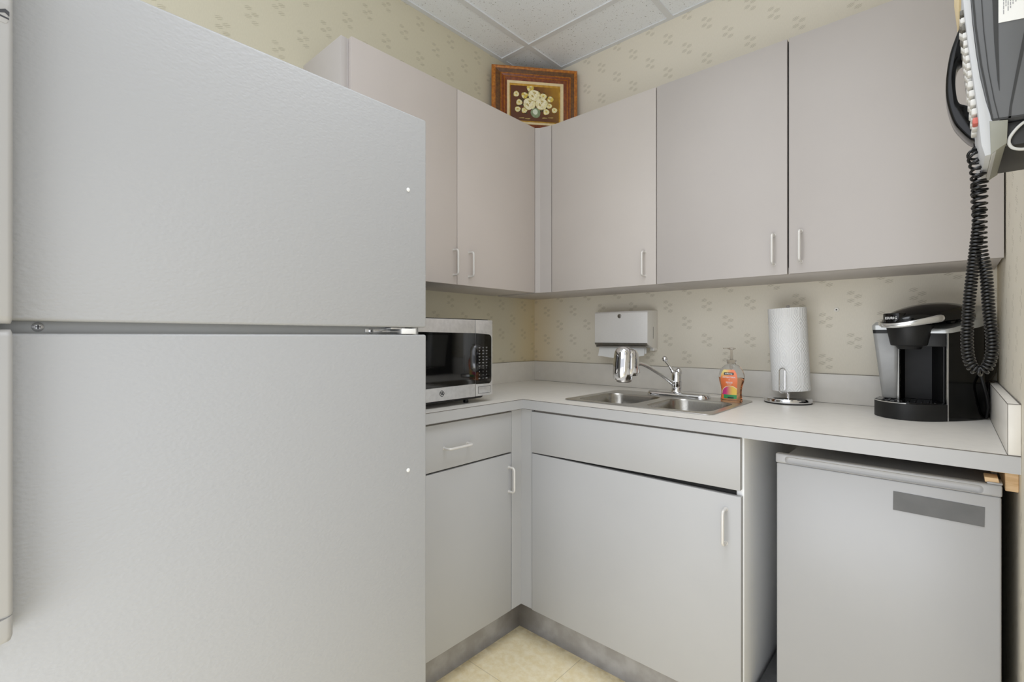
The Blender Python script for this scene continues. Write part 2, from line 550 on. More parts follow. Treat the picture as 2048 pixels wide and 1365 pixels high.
# ================================================================== CABINETS
def wire_pull(p, axis, out, length, parent, r=.0041, proj=.027):
    """bent wire pull; p = middle on the door face, axis = direction of the bar, out = away from the door"""
    p, a, o_ = Vector(p), Vector(axis), Vector(out)
    h = length / 2; rad = .010
    ctrl = [p - a * h]
    ctrl.append(p - a * h + o_ * (proj - rad))
    for k in range(1, 5):
        t = PI / 2 * k / 5
        ctrl.append(p - a * h + o_ * (proj - rad) + o_ * rad * math.sin(t) + a * rad * (1 - math.cos(t)))
    ctrl.append(p - a * (h - rad) + o_ * proj)
    back = [2 * (p + o_ * (v - p).dot(o_)) - v + o_ * 0 for v in ctrl]
    back = [p + o_ * (v - p).dot(o_) - a * (v - p).dot(a) for v in ctrl]
    mb = MB().tube(ctrl + back[::-1], r, 12)
    mb.tube([p - a * h, p - a * h + o_ * .0015], r * 1.35, 12); mb.tube([p + a * h, p + a * h + o_ * .0015], r * 1.35, 12)
    return obj('handle', mb, 'pull', parent)

XP, YN, ZP = (1, 0, 0), (0, -1, 0), (0, 0, 1)
# --- wall cabinet on the left wall (two doors)
t = thing('wall_cabinet', 'grey two-door wall cabinet on the left wall above the microwave', 'cabinet', (.14, -.80, ZB), group='grey wall cabinets')
obj('carcass', MB().box((.0005, YEND, ZB + .001), (.2585, -.334, ZT), .001), 'carcass', t)
obj('side_panel', MB().box((.0005, YEND - .001, ZB + .0005), (.2595, YEND + .018, ZT + .0005), .0008), 'carcass', t)
obj('gap_shade', MB().box((.2586, -.8050, ZB + .002), (.2602, -.8012, ZT - .001)), 'gap_shade', t)  # dark strip put in for the shade in the door gap
obj('gap_shade', MB().box((.2586, -.3400, ZB + .002), (.2602, -.3355, ZT - .001)), 'gap_shade', t)
for y0, y1, hy in ((-1.2435, -.8045, -.8215), (-.8015, -.338, -.7419)):
    d = obj('door', MB().box((.2605, y0, ZB), (UX, y1, ZT), .0012), 'laminate_left_lit', t)
    wire_pull((UX, hy, 1.4283), ZP, XP, .094, d)
# --- inner corner filler
f = MB().prism([(.2610, -.3345), (UX, -.3345), (.297, -.3205), (.3505, -UY), (.3505, -.290), (.2610, -.290)], ZB, ZT)
tag(centre(obj('corner_filler', f, 'laminate', None, 0)), 'narrow vertical grey filler in the inner corner between the wall cabinets', 'filler panel')
# --- corner wall cabinet on the sink wall (one door)
t = thing('wall_cabinet', 'single-door grey wall cabinet beside the inner corner above the towel dispenser', 'cabinet', (.5, -.15, ZB), group='grey wall cabinets')
obj('carcass', MB().box((.0005, -.2885, ZB + .001), (.849, -.0005, ZT), .001), 'carcass', t)
obj('gap_shade', MB().box((.3500, -.2893, ZB + .002), (.3550, -.2886, ZT - .001)), 'gap_shade', t)
d = obj('door', MB().box((.354, -UY, ZB), (.8485, -.2895, ZT), .0012), 'laminate_mid_lit', t)
wire_pull((.8036, -UY, 1.4272), ZP, YN, .092, d)
# --- double wall cabinet next to the right wall
t = thing('wall_cabinet', 'wide two-door grey wall cabinet reaching the right wall above the coffee maker', 'cabinet', (1.31, -.15, ZB), group='grey wall cabinets')
obj('carcass', MB().box((.850, -.2885, ZB + .001), (1.772, -.0005, ZT), .001), 'carcass', t)
obj('gap_shade', MB().box((1.2825, -.2892, ZB + .022), (1.3005, -.2884, ZT - .001)), 'dark_gap', t)  # near-black strip put in for the unlit inside behind the gap
d = obj('door', MB().box((.852, -UY, ZB), (1.2905, -.2895, ZT), .0012), 'laminate', t)
wire_pull((1.2529, -UY, 1.4283), ZP, YN, .094, d)
d = obj('door', MB().box((1.2955, -UY, ZB + .0005), (1.7745, -.2895, ZT), .0012), 'laminate', t)
wire_pull((1.3292, -UY, 1.430), ZP, YN, .094, d)

# --- left base cabinet (drawer over door)
t = thing('base_cabinet', 'grey base cabinet with one drawer over a door, under the microwave', 'cabinet', (.23, -.99, 0), group='grey base cabinets')
g = MB().box((.0005, YEND, .1425), (.4585, -.7115, .877), .001)
g.box((.02, YEND, 0), (.380, -.5605, .1415))
obj('carcass', g, 'carcass', t)
d = obj('drawer', MB().box((.4602, -1.2525, .7245), (BX, -.7135, .8705), .0012), 'laminate_low', t)
wire_pull((BX, -.9835, .792), (0, 1, 0), XP, .101, d)
d = obj('door', MB().box((.4602, -1.2525, .142), (BX, -.7155, .7185), .0012), 'laminate_low', t)
wire_pull((BX, -.7285, .6265), ZP, XP, .088, d)
obj('gap_shade', MB().box((.4586, -.7158, .1430), (.4600, -.7112, .8765)), 'gap_shade', t)
obj('gap_shade', MB().box((.4586, -1.25, .7165), (.4600, -.7160, .7265)), 'gap_shade', t)
# --- corner filler
f = MB().prism([(.459, -.7105), (BX - .002, -.7105), (BX - .002, -.6575), (.5285, -.6575), (.5285, -.64), (.459, -.64)], .142, .877)
tag(centre(obj('corner_filler', f, 'laminate_low', None, 0)), 'tall grey filler in the inner corner between the base cabinets, under the worktop', 'filler panel')
# --- sink base cabinet
t = thing('sink_cabinet', 'grey sink base cabinet with a false drawer front over a wide door', 'cabinet', (.9, -.33, 0), group='grey base cabinets')
g = MB().box((.5305, -.643, .1425), (.5485, -.0005, .877)).box((.5485, -.60, .1425), (1.243, -.0005, .1605)).box((.5485, -.02, .1605), (1.243, -.0005, .70))
g.box((.55, ty + .0125, .0), (1.243, -.30, .1425)).box((.5485, -.643, .70), (1.243, -.62, .877))
g.box((.5485, -.643, .1425), (1.243, -.62, .70))
obj('carcass', g, 'carcass', t)
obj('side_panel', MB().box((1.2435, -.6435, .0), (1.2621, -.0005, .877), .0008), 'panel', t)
obj('gap_shade', MB().box((.533, -.6442, .70), (1.2425, -.6432, .745)), 'dark_gap', t)  # near-black strip painting in the shade under the drawer front
obj('gap_shade', MB().box((.5290, -.6444, .143), (.5332, -.6432, .6995)), 'gap_shade', t)
obj('gap_shade', MB().box((.5290, -.6444, .7455), (.5332, -.6432, .8765)), 'gap_shade', t)
pf = MB().prism([(.531, .7215), (1.2575, .7345), (1.2575, .8735), (.531, .8715)], -BY, -.6445, .0012, 'y')
obj('drawer_front', pf, 'laminate_low', t)
d = obj('door', MB().box((.533, -BY, .142), (1.2595, -.6445, .7178), .0012), 'laminate_low', t)
wire_pull((1.2209, -BY, .632), ZP, YN, .092, d)

# ================================================================== WORKTOP
t = thing('countertop', 'L-shaped pale grey laminate worktop with a low upstand around the walls', 'countertop', (.9, -.33, .878))
sx0, sx1, sy0, sy1 = .622, 1.142, -.560, -.170      # sink cut-out
Z0 = .878
g = MB()
g.box((.0005, YEND, Z0), (CX, -CY, CT)); g.box((.0005, -CY, Z0), (sx0, -.0005, CT))
g.box((sx0, -CY, Z0), (sx1, sy0, CT)); g.box((sx0, sy1, Z0), (sx1, -.0005, CT))
g.box((sx1, -CY, Z0), (W - .0005, -.0005, CT))
obj('worktop', g, 'worktop', t, 0)
eb = MB().box((CX - .0006, YEND, Z0), (CX + .0002, -CY - .0002, CT - .0004)).box((CX - .0006, -CY - .0002, Z0), (W - .001, -CY + .0006, CT - .0004))
obj('front_edge', eb, 'edge_band', t, 0)
e = MB()
e.box((CX, YEND, CT - .0016), (CX + .0004, -CY, CT + .0003)); e.box((CX, -CY - .0004, CT - .0016), (W - .001, -CY, CT + .0003))
e.box((CX, YEND, Z0), (CX + .0004, -CY, Z0 + .0012)); e.box((CX, -CY - .0004, Z0), (1.262, -CY, Z0 + .0012))
obj('edge_seam', e, 'edge_line', t, 0)
BH = CT + .1016
obj('upstand', MB().box((.0005, YEND, CT), (.019, -.019, BH), .0008), 'worktop', t)
obj('upstand', MB().box((.0005, -.019, CT), (W - .0005, -.0005, BH), .0008), 'worktop', t)
obj('upstand', MB().box((W - .019, -CY, CT), (W - .0005, -.0192, BH), .0006), 'worktop', t)
e = MB()
e.box((.0005, YEND, BH), (.0025, -.002, BH + .0012)); e.box((.0025, -.0025, BH), (W - .003, -.0005, BH + .0012)); e.box((W - .0025, -CY, BH), (W - .0005, -.002, BH + .0012))
e.box((.0192, -.0200, CT), (W - .02, -.0192, CT + .0010))
e.box((W - .0196, -CY, CT), (W - .0190, -.02, CT + .0010))
e.box((W - .0196, -CY - .0003, BH - .0008), (W - .0188, -.03, BH + .0004)); e.box((W - .0192, -CY - .0005, BH - .0008), (W - .0008, -CY, BH + .0004))
e.box((W - .0194, -CY - .0004, CT), (W - .0186, -CY, BH))
e.box((W - .019, -CY - .0005, CT - .0004), (W - .0008, -CY - .0001, CT + .0008))
obj('seam_line', e, 'edge_line', t, 0)
# wooden support cleat on the right wall
g = MB().box((1.7574, -.622, .833), (W - .0004, -.05, .8776), .0015).box((1.7360, -.620, .8685), (1.7574, -.06, .8776), .0008)
tag(centre(obj('support_cleat', g, 'wood')), 'short raw wood cleat holding up the worktop at the right wall', 'wood block')

# ================================================================== SINK
t = thing('sink', 'stainless steel double bowl sink set in the worktop', 'sink', (.879, -.365, CT))
fx0, fx1, fy0, fy1 = .607, 1.152, -.576, -.156
bowls = [(.640, -.548, .868, -.272), (.905, -.548, 1.128, -.272)]
plate = MB().prism(rrect(fx0, fy0, fx1, fy1, .028, 6), CT + .0005, CT + .0035, .0015, only_top=True)
cut = MB()
for b in bowls: cut.prism(rrect(*b, .055, 6), CT - .02, CT + .02)
plate = boolean(plate, cut)
obj('rim', plate, 'sink', t)
for b in bowls:
    rings = []
    for ins, z, r in ((-.004, CT + .0030, .058), (0, CT + .0024, .055), (.004, CT - .004, .053), (.010, CT - .06, .05), (.016, CT - .125, .046), (.030, CT - .142, .04), (.055, CT - .147, .03)):
        rings.append([(p[0], p[1], z) for p in rrect(b[0] + ins, b[1] + ins, b[2] - ins, b[3] - ins, r, 7)])
    m_ = MB(); bm = bmesh.new()
    R = [[bm.verts.new(p) for p in r] for r in rings]; n = len(R[0])
    for a_, c_ in zip(R, R[1:]):
        for i in range(n): bm.faces.new((a_[i], c_[i], c_[(i + 1) % n], a_[(i + 1) % n]))
    bm.faces.new(R[-1][::-1][::-1]); bmesh.ops.recalc_face_normals(bm, faces=list(bm.faces))
    for f_ in bm.faces: f_.normal_flip()
    m_._take(bm)
    bo = obj('bowl', m_, 'bowl', t)
    cx_, cy_ = (b[0] + b[2]) / 2, (b[1] + b[3]) / 2
    obj('drain', MB().lathe([(.001, .0035), (.012, .0045), (.03, .003), (.042, .0045), (.045, .001), (.045, 0)], (cx_, cy_, CT - .147), 32), 'chrome', bo)

# ================================================================== FAUCET
fxc, fyc = .889, -.215
t = thing('faucet', 'chrome single-lever kitchen faucet with a clip-on water filter at the back of the sink', 'faucet', (fxc, fyc, CT + .0037))
zb_ = CT + .0037
bp = rrect(.774, -.252, 1.016, -.182, .030, 7)
def inset(pts, k, c): return [(c[0] + (p[0] - c[0]) * k[0], c[1] + (p[1] - c[1]) * k[1]) for p in pts]
cc = (.895, -.217)
rings = [[(p[0], p[1], z) for p in inset(bp, k, cc)] for k, z in (((1, 1), zb_), ((1, 1), zb_ + .006), ((.985, .95), zb_ + .011), ((.95, .82), zb_ + .0155), ((.9, .6), zb_ + .0175))]
obj('base_plate', MB().loft(rings), 'chrome', t)
obj('body', MB().lathe([(.024, zb_ + .016), (.0205, zb_ + .020), (.0190, zb_ + .028), (.0186, zb_ + .052), (.0198, zb_ + .054), (.0198, zb_ + .060), (.0188, zb_ + .062), (.0196, zb_ + .078), (.0165, zb_ + .090), (.010, zb_ + .098), (.001, zb_ + .101)], (fxc, fyc, 0), 32), 'chrome', t)
lv = MB().tube(curve_pts([(fxc - .004, fyc, 1.002), (fxc - .012, fyc - .006, 1.012), (fxc - .021, fyc - .012, 1.030), (fxc - .034, fyc - .022, 1.052)], 6), [.010] * 4 + [.0085] * 4 + [.0065] * 4 + [.0048] * 7, 14)
lv.ball((fxc - .037, fyc - .024, 1.061), .0112)
lv.ball((fxc + .006, fyc + .004, 1.008), .017, sc=(.75, .75, 1.15))
obj('lever', lv, 'chrome', t)
sp = curve_pts([(fxc - .008, fyc - .012, .9640), (.8790, -.2500, .9760), (.8660, -.3150, 1.0080), (.8500, -.3900, 1.0410), (.8400, -.4350, 1.0520), (.8280, -.4760, 1.0530)], 8)
obj('spout', MB().tube(sp, [.0085] * 8 + [.0066] * (len(sp) - 8), 14), 'silver_bright', t)
fc = (.8135, -.4925)
tilt = Matrix.Rotation(math.radians(3), 4, 'Y')
fl = MB().lathe([(.001, -.055), (.024, -.057), (.030, -.055), (.0335, -.046), (.0355, -.030), (.0352, 0), (.0340, .030), (.0315, .044), (.026, .054), (.017, .0605), (.007, .0632), (.0005, .0636)], (fc[0], fc[1], 1.050), 40, mat=tilt)
fo = obj('water_filter', fl, 'chrome', t)
fb = MB().lathe([(.001, -.040), (.026, -.040), (.0290, -.03), (.0300, 0), (.0290, .036), (.022, .049), (.010, .055), (.0005, .056)], (fc[0] + .0185, fc[1] + .0155, 1.050), 28)
fb.lathe([(.004, -.008), (.0065, -.005), (.0065, .005), (.004, .008), (.0005, .008)], (fc[0] + .0430, fc[1] + .0290, 1.026), 16)
obj('filter_valve', fb, 'chrome', fo)
fk = MB().lathe([(.0005, .001), (.018, 0), (.026, .003), (.0265, .010), (.02, .012), (.0005, .012)], (fc[0] + .002, fc[1], .9855), 28)
obj('filter_outlet', fk, 'steel_dark', fo)

# ================================================================== TOWEL DISPENSER
t = thing('towel_dispenser', 'stainless steel folded towel dispenser on the wall above the sink', 'dispenser', (.577, -.05, 1.085))
x0, x1 = .4455, .7092; yf = -.0995
prof = [(-.0006, 1.0850), (-.030, 1.0850), (-.052, 1.0935), (-.0995, 1.1150), (-.0995, 1.2540), (-.094, 1.2605), (-.0006, 1.2640)]
side = MB()
hous = MB().prism([(-.0006, 1.098), (-.045, 1.098), (-.0985, 1.1150), (-.0995, 1.119), (-.0995, 1.2535), (-.094, 1.2605), (-.0006, 1.2640)], x0, x1, .0014, 'x')
slotc = MB().box((x0 + .007, -.0955, 1.09), (x1 - .010, -.03, 1.112))
obj('housing', boolean(hous, slotc), 'brushed', t)
obj('front_ledge', MB().prism([(-.1015, 1.1195), (-.1015, 1.115), (-.093, 1.1085), (-.0855, 1.1085), (-.0855, 1.112), (-.093, 1.1125), (-.0975, 1.1195)], x0 + .001, x1 - .001, 0, 'x').prism([(-.0935, 1.1075), (-.096, 1.1035), (-.088, 1.0985), (-.080, 1.0985), (-.080, 1.102), (-.087, 1.1035)], x0 + .004, x1 - .01, 0, 'x'), 'steel_dark', t)
for xa in (x0 + .0015, x1 - .020):
    obj('side_flange', MB().box((xa, -.034, 1.0850), (xa + .0185, -.0006, 1.0985), .001), 'brushed', t)
obj('lock', MB().lathe([(.0095, 0), (.0095, .002), (.008, .0028), (.001, .0028)], (0, 0, 0), 24).box((-.001, -.005, .0026), (.001, .005, .0031)).xf(Matrix.Translation((.5752, -.0995, 1.2395)) @ Matrix.Rotation(PI / 2, 4, 'X')), 'steel_dark', t)
obj('level_slot', MB().box((x1 - .0002, -.046, 1.139), (x1 + .0004, -.0435, 1.190)), 'dark_gap', t)
# towel hanging out of the slot
bm = MB()
def wav(i, k): return .0035 * math.sin(i * .9 + k)
top_, bot_ = [], []
n = 15
for k, (yo, zt_, zb2, xs0, xs1) in enumerate(((-.074, 1.108, 1.0585, x0 + .010, x1 - .025), (-.066, 1.110, 1.068, x0 + .022, x1 - .020))):
    ra = []
    for i in range(n):
        s = i / (n - 1); xx = xs0 + (xs1 - xs0) * s
        sag = -.011 * math.sin(PI * s)
        ra.append([(xx, yo, zt_), (xx, yo - .004 + wav(i, k) * .4, (zt_ + zb2) / 2 + sag * .3), (xx + .004 * (s - .5), yo - .010 + wav(i, k), zb2 + sag + .006 * s), (xx + .004 * (s - .5), yo - .0085 + wav(i, k), zb2 + sag + .006 * s), (xx, yo - .0025 + wav(i, k) * .4, (zt_ + zb2) / 2 + sag * .3), (xx, yo + .0015, zt_)])
    bm.loft(ra)
tag(centre(obj('paper_towel', bm, 'paper')), 'white folded paper towel hanging from the steel dispenser', 'paper towel')

# ================================================================== WALL ANCHOR
g = MB().lathe([(.0020, -.001), (.0024, .0012), (.0070, .0024), (.0084, .0012), (.0086, -.001)], (0, 0, 0), 20)
rot = Matrix.Translation((1.3771, -.0008, 1.2427)) @ Matrix.Rotation(PI / 2, 4, 'X')
t = thing('wall_anchor', 'small white screw anchor set in the wallpaper above the paper towel roll', 'wall anchor', (1.3771, -.001, 1.2357))
obj('collar', g.xf(rot), 'anchor', t)
obj('hole', MB().lathe([(.0024, -.0007), (.0023, .0010), (.0005, .0010)], (0, 0, 0), 16).xf(rot), 'dark_ink', t)

# ================================================================== SOAP BOTTLE
sb = (1.1003, -.2405)
SA = math.atan2(-(-2.033 - sb[1]), -(1.674 - sb[0])) * 0
zs = CT + .0037
t = thing('soap_bottle', 'clear pump bottle of orange hand soap with a bright label on the sink rim', 'soap bottle', (sb[0], sb[1], zs), math.radians(4))
mw = t.matrix_basis.copy()
mw = Matrix.Translation((sb[0], sb[1], zs)) @ Matrix.Rotation(math.radians(4), 4, 'Z')
# outline: (half width, half depth, z)
OUT = [(.0335, .0185, .000), (.0365, .021, .003), (.0355, .0205, .012), (.0335, .0195, .028), (.0335, .0195, .040), (.036, .021, .056), (.0405, .0228, .072), (.0425, .0235, .086), (.0415, .023, .098), (.0375, .0215, .110), (.031, .019, .1205), (.0225, .016, .1285), (.0145, .0135, .1325), (.0125, .0125, .1345), (.0125, .0125, .140)]
def ov(a, b, z, n=40, e=2.5):
    r = []
    for i in range(n):
        t_ = 2 * PI * i / n; c_, s_ = math.cos(t_), math.sin(t_)
        r.append((a * math.copysign(abs(c_) ** (2 / e), c_), b * math.copysign(abs(s_) ** (2 / e), s_), z))
    return r
bot = MB().loft([ov(a, b, z) for a, b, z in OUT]).xf(mw)
obj('bottle', bot, 'clear', t)
LQ = [(a - .0012, b - .0012, max(z, .0015)) for a, b, z in OUT if z <= .0861]
obj('liquid', MB().loft([ov(a, b, z) for a, b, z in LQ]).xf(mw), 'liquid', t)
# label on the front
rows = [(.011, .0325), (.028, .031), (.040, .031), (.056, .0325), (.072, .0345), (.086, .0345), (.098, .0325), (.108, .027), (.114, .021)]
def half_depth(x, z):
    for (a0, b0, z0), (a1, b1, z1) in zip(OUT, OUT[1:]):
        if z0 <= z <= z1:
            k = (z - z0) / (z1 - z0); a, b = a0 + (a1 - a0) * k, b0 + (b1 - b0) * k
            return b * max(0, 1 - min(1, abs(x) / a) ** 2.5) ** (1 / 2.5)
    return .01
lab = MB(); rr_ = []
for z, hw in rows:
    rr_.append([(-hw * .80 - .004 + (hw * 1.62) * i / 14, -half_depth(-hw * .80 - .004 + hw * 1.62 * i / 14, z) - .0006, z) for i in range(15)])
lab.loft(rr_, cap=False, closed=False).xf(mw)
lo_ = obj('label', lab, 'soap_label', t)
def on_label(mb_, me, x, z, mi=0):
    m_ = mw @ frame3((x, -half_depth(x, z) - .0011, z), (1, 0, 0), (0, 0, 1)); mb_.addmesh(me, m_, mi)
pl = MB(); pl.prism(rrect(-.0195, .0955, .0125, .1045, .002, 3), -half_depth(0, .1) - .0012, -half_depth(0, .1) - .0005, 0, 'y')
obj('brand_panel', pl.xf(mw), 'dark_ink', lo_)
txm = MB(); 
txm.addmesh(text_mesh('softsoap', .0075, .0002, bold=.0001), mw @ frame3((-.0035, -half_depth(0, .1) - .0015, .1002), (1, 0, 0), (0, 0, 1)))
on_label(txm, text_mesh('ANTIBACTERIAL', .0058, .0002, bold=.0001), -.002, .0875)
on_label(txm, text_mesh('+', .006, .0002, bold=.0002), -.002, .0785)
for z, w_ in ((.0715, .020), (.0680, .018), (.0645, .013)):
    pass
for z, wds in ((.0712, (.007, .005, .008)), (.0676, (.009, .004, .006)), (.0640, (.006, .007))):
    xx = -.002 - (sum(wds) + .0012 * (len(wds) - 1)) / 2
    for w_ in wds:
        zz = -half_depth(xx + w_ / 2, z) - .0011
        txm._take(MB().box((xx, zz - .0001, z - .0007), (xx + w_, zz + .0003, z + .0007)).xf(mw).bm); xx += w_ + .0012
obj('label_lettering', txm, 'white_ink', lo_)
pm = MB().lathe([(.0135, .1345), (.0155, .135), (.0155, .1465), (.0145, .148), (.006, .1485), (.0052, .1515), (.0042, .153), (.0042, .181), (.0046, .183), (.0135, .187), (.0135, .190), (.004, .1915), (.0005, .1915)], (0, 0, 0), 28)
pm.box((-.028, -.004, .186), (-.004, .004, .1905), .0018)
pm.tube([(-.0005, 0, .1345), (0, 0, .115)], .0055, 12); pm.tube([(0, 0, .115), (.004, 0, .012)], .002, 8)
M['pump'] = glass_mat('clear_pump', (232, 226, 220), .25, 1.2)
obj('pump', pm.xf(mw), 'pump', t)

# ================================================================== PAPER TOWEL HOLDER + ROLL
hx, hy = 1.2480, -.1065
t = thing('paper_towel_holder', 'chrome countertop paper towel stand with a wire loop arm', 'paper towel holder', (hx, hy, CT))
obj('base', MB().lathe([(.0735, .0035), (.0755, .006), (.0760, .014), (.0735, .0185), (.067, .0205), (.04, .0215), (.001, .022)], (hx, hy, CT), 56), 'chrome', t)
obj('rubber_foot', MB().lathe([(.001, .0002), (.074, .0002), (.0748, .003), (.0735, .0045), (.001, .0045)], (hx, hy, CT), 56), 'black_matte', t)
obj('post', MB().lathe([(.0055, .021), (.0055, .336), (.007, .337), (.0075, .341), (.005, .345), (.0005, .346)], (hx, hy, CT), 20), 'chrome', t)
ax, ay = hx - .0005, hy - .0735
rv = Vector((.7416, .6708, 0))
def hp(u_, z_): return Vector((ax, ay, z_ - (.005 if z_ > CT + .04 else 0))) + rv * (u_ + .0105)
loop = [hp(.010, CT + .020), hp(.010, CT + .035)]
lp = [hp(.008, CT + .021), hp(.008, CT + .048), hp(-.002, CT + .053), hp(-.010, CT + .0525), hp(-.0155, CT + .058)]
arcs = curve_pts([hp(.010, CT + .021), hp(.010, CT + .060)], 4)
path = [hp(.010, CT + .021), hp(.010, CT + .043), hp(.006, CT + .046)]
pts = []
for k in range(0, 13):
    a = PI * k / 12
    pts.append(hp(-.011 + .0095 * math.cos(a), CT + .1215 + .0095 * math.sin(a)))
pts2 = []
for k in range(0, 9):
    a = PI + PI / 2 * k / 8
    pts2.append(hp(-.0125 + .008 * math.cos(a), CT + .055 + .008 * math.sin(a)))
wire = [hp(-.0015, CT + .058)] + pts + pts2 + [hp(-.002, CT + .0475), hp(.006, CT + .047), hp(.010, CT + .043), hp(.011, CT + .036), hp(.011, CT + .020)]
obj('arm', MB().tube(wire, .0021, 10), 'chrome', t)
rz0, rz1 = .9600, 1.2490
lean = Matrix.Rotation(math.radians(3.0), 4, Vector((.6708, -.7416, 0)))
rt = thing('paper_towel_roll', 'white embossed paper towel roll standing on the chrome stand', 'paper towel', (hx, hy, rz0))
H_ = rz1 - rz0
rr2 = .0600
rings = []
for z in [0] + [H_ * k / 12 for k in range(1, 12)] + [H_]:
    ring = []
    for i in range(72):
        a = 2 * PI * i / 72
        r_ = rr2 * (1 + .006 * math.sin(2 * a + .5))
        ring.append((r_ * math.cos(a), r_ * math.sin(a), z))
    rings.append(ring)
ins = [[(.020 * math.cos(2 * PI * i / 72), .020 * math.sin(2 * PI * i / 72), z) for i in range(72)] for z in (H_, 0)]
mm = MB().loft(rings + ins + [rings[0]], cap=False)
mm.prism([(rr2 * math.cos(a) * 1.010, rr2 * math.sin(a) * 1.010) for a in [-.75 + .05 * i for i in range(12)]] + [(rr2 * math.cos(a) * .99, rr2 * math.sin(a) * .99) for a in [-.2 - .05 * i for i in range(12)]], .001, H_ - .001)
obj('roll', mm.xf(Matrix.Translation((hx + .0085, hy + .0077, rz0)) @ lean), 'towel', rt)
obj('cardboard_core', MB().loft([[(r_ * math.cos(2 * PI * i / 40), r_ * math.sin(2 * PI * i / 40), z) for i in range(40)] for r_, z in ((.0198, 0), (.0198, H_), (.0185, H_), (.0185, 0), (.0198, 0))], cap=False).xf(Matrix.Translation((hx + .0085, hy + .0077, rz0)) @ lean), 'wood', rt)

# ================================================================== COFFEE MAKER
kz = CT + .0006
t = thing('coffee_maker', 'black and silver single-cup coffee maker in the right corner of the worktop', 'coffee maker', (1.62, -.14, CT))
arc = [(1.503, -.200), (1.5060, -.225), (1.515, -.248), (1.532, -.272), (1.556, -.2885), (1.583, -.2945), (1.612, -.2885), (1.637, -.2735), (1.656, -.2555), (1.6700, -.2390)]
def smooth2(pts, n=5):
    return [(p.x, p.y) for p in curve_pts([(a, b, 0) for a, b in pts], n)]
tray = smooth2(arc) + [(1.664, -.16), (1.506, -.15)]
obj('drip_tray', MB().prism(tray, kz, kz + .046, .002, only_top=True), 'black_matte', t)
rim = smooth2(arc)
grate = MB().prism([(1.583 + (p[0] - 1.583) * .93, -.20 + (p[1] + .20) * .90) for p in tray], kz + .0462, kz + .0485)
for i in range(9):
    grate.box((1.525 + i * .0145, -.262, kz + .0485), (1.530 + i * .0145, -.175, kz + .0505), .0006)
obj('drip_grate', grate, 'black_gloss', t)
obj('tray_rim', MB().tube([(p[0], p[1] + .002, kz + .0462) for p in rim[:26]], .0014, 8), 'silver_bright', t)
HP = smooth2([(1.6715, -.2360), (1.692, -.212), (1.712, -.184), (1.7297, -.1583), (1.744, -.130), (1.752, -.10), (1.756, -.060)], 4) + [(1.752, -.034), (1.742, -.026), (1.60, -.0245), (1.535, -.0245), (1.525, -.04), (1.525, -.13), (1.560, -.146), (1.582, -.128), (1.640, -.128), (1.652, -.150), (1.6640, -.232)]
def slope(y, z0, k): return z0 + k * (y + .2385)
hous = MB().loft([[(x_, y_, kz) for x_, y_ in HP], [(x_, y_, slope(y_, 1.1575, .20)) for x_, y_ in HP]])
obj('housing', hous, 'black_gloss', t, 30)
rb = [(1.735, -.125), (1.757, -.112), (1.7705, -.09), (1.7745, -.06), (1.772, -.035), (1.76, -.028), (1.73, -.03)]
zr = ((1.022, .70), (1.045, .96), (1.10, 1.0), (1.155, .98), (1.180, .9))
obj('rear_cover', MB().loft([[(1.74 + (x_ - 1.74) * k, y_, z) for x_, y_ in rb] for z, k in zr]), 'black_gloss', t, 40)
obj('cavity_panel', MB().prism([(1.566, -.1375), (1.584, -.1300), (1.636, -.1300), (1.650, -.1500), (1.6625, -.2310), (1.660, -.2310), (1.646, -.1510), (1.634, -.1325), (1.586, -.1325)], kz + .047, 1.125), 'cavity', t)
obj('side_trim', MB().loft([[(1.6690 + dx, -.2385 + dy, z) for dx, dy in ((-.0020, 0), (.0, -.0018), (.0022, .0006), (.0022, .004), (-.0015, .004))] for z in (kz, 1.157)]), 'silver_bright', t)
# brew head
obj('brew_head', MB().lathe([(.001, 1.112), (.026, 1.112), (.031, 1.121), (.0415, 1.1225), (.0435, 1.125), (.0525, 1.172), (.0535, 1.181), (.001, 1.181)], (1.5865, -.2225, 0), 48).prism([(1.545, -.19), (1.545, -.05), (1.665, -.05), (1.6665, -.2335), (1.640, -.236), (1.60, -.236)], 1.120, 1.1635, .002), 'black_matte', t)
# silver control deck (slopes up to the back)
DP = smooth2([(1.630, -.2380), (1.664, -.2405), (1.6745, -.2370), (1.6835, -.2285), (1.694, -.214), (1.713, -.186), (1.7310, -.1600), (1.7455, -.131), (1.753, -.098), (1.757, -.066)], 3) + [(1.753, -.034), (1.742, -.027), (1.60, -.026), (1.60, -.20)]
dc = (1.67, -.13)
def dring(k, z0, kk): return [(dc[0] + (x_ - dc[0]) * k, dc[1] + (y_ - dc[1]) * k, slope(y_, z0, kk)) for x_, y_ in DP]
obj('control_deck', MB().loft([dring(1, 1.1580, .20), dring(1.002, 1.1595, .20), dring(1, 1.1665, .27), dring(.975, 1.1705, .31), dring(.90, 1.1715, .325)]), 'silver', t, 40)
bt = Matrix.Translation((1.676, -.185, slope(-.185, 1.1725, .325))) @ Matrix.Rotation(math.radians(16), 4, 'X')
kb = obj('brew_button', MB().lathe([(.0105, -.002), (.0105, .004), (.0095, .0055), (.001, .006)], (0, 0, 0), 8).xf(bt), 'black_gloss', t)
mk = MB()
for dx, dy in ((.020, .018), (.033, .022), (.045, .030), (.030, .040)):
    mk.box((-.005 + dx, -.001 + dy, .0002), (.005 + dx, .001 + dy, .0008))
obj('deck_marking', mk.xf(bt), 'dark_ink', t)
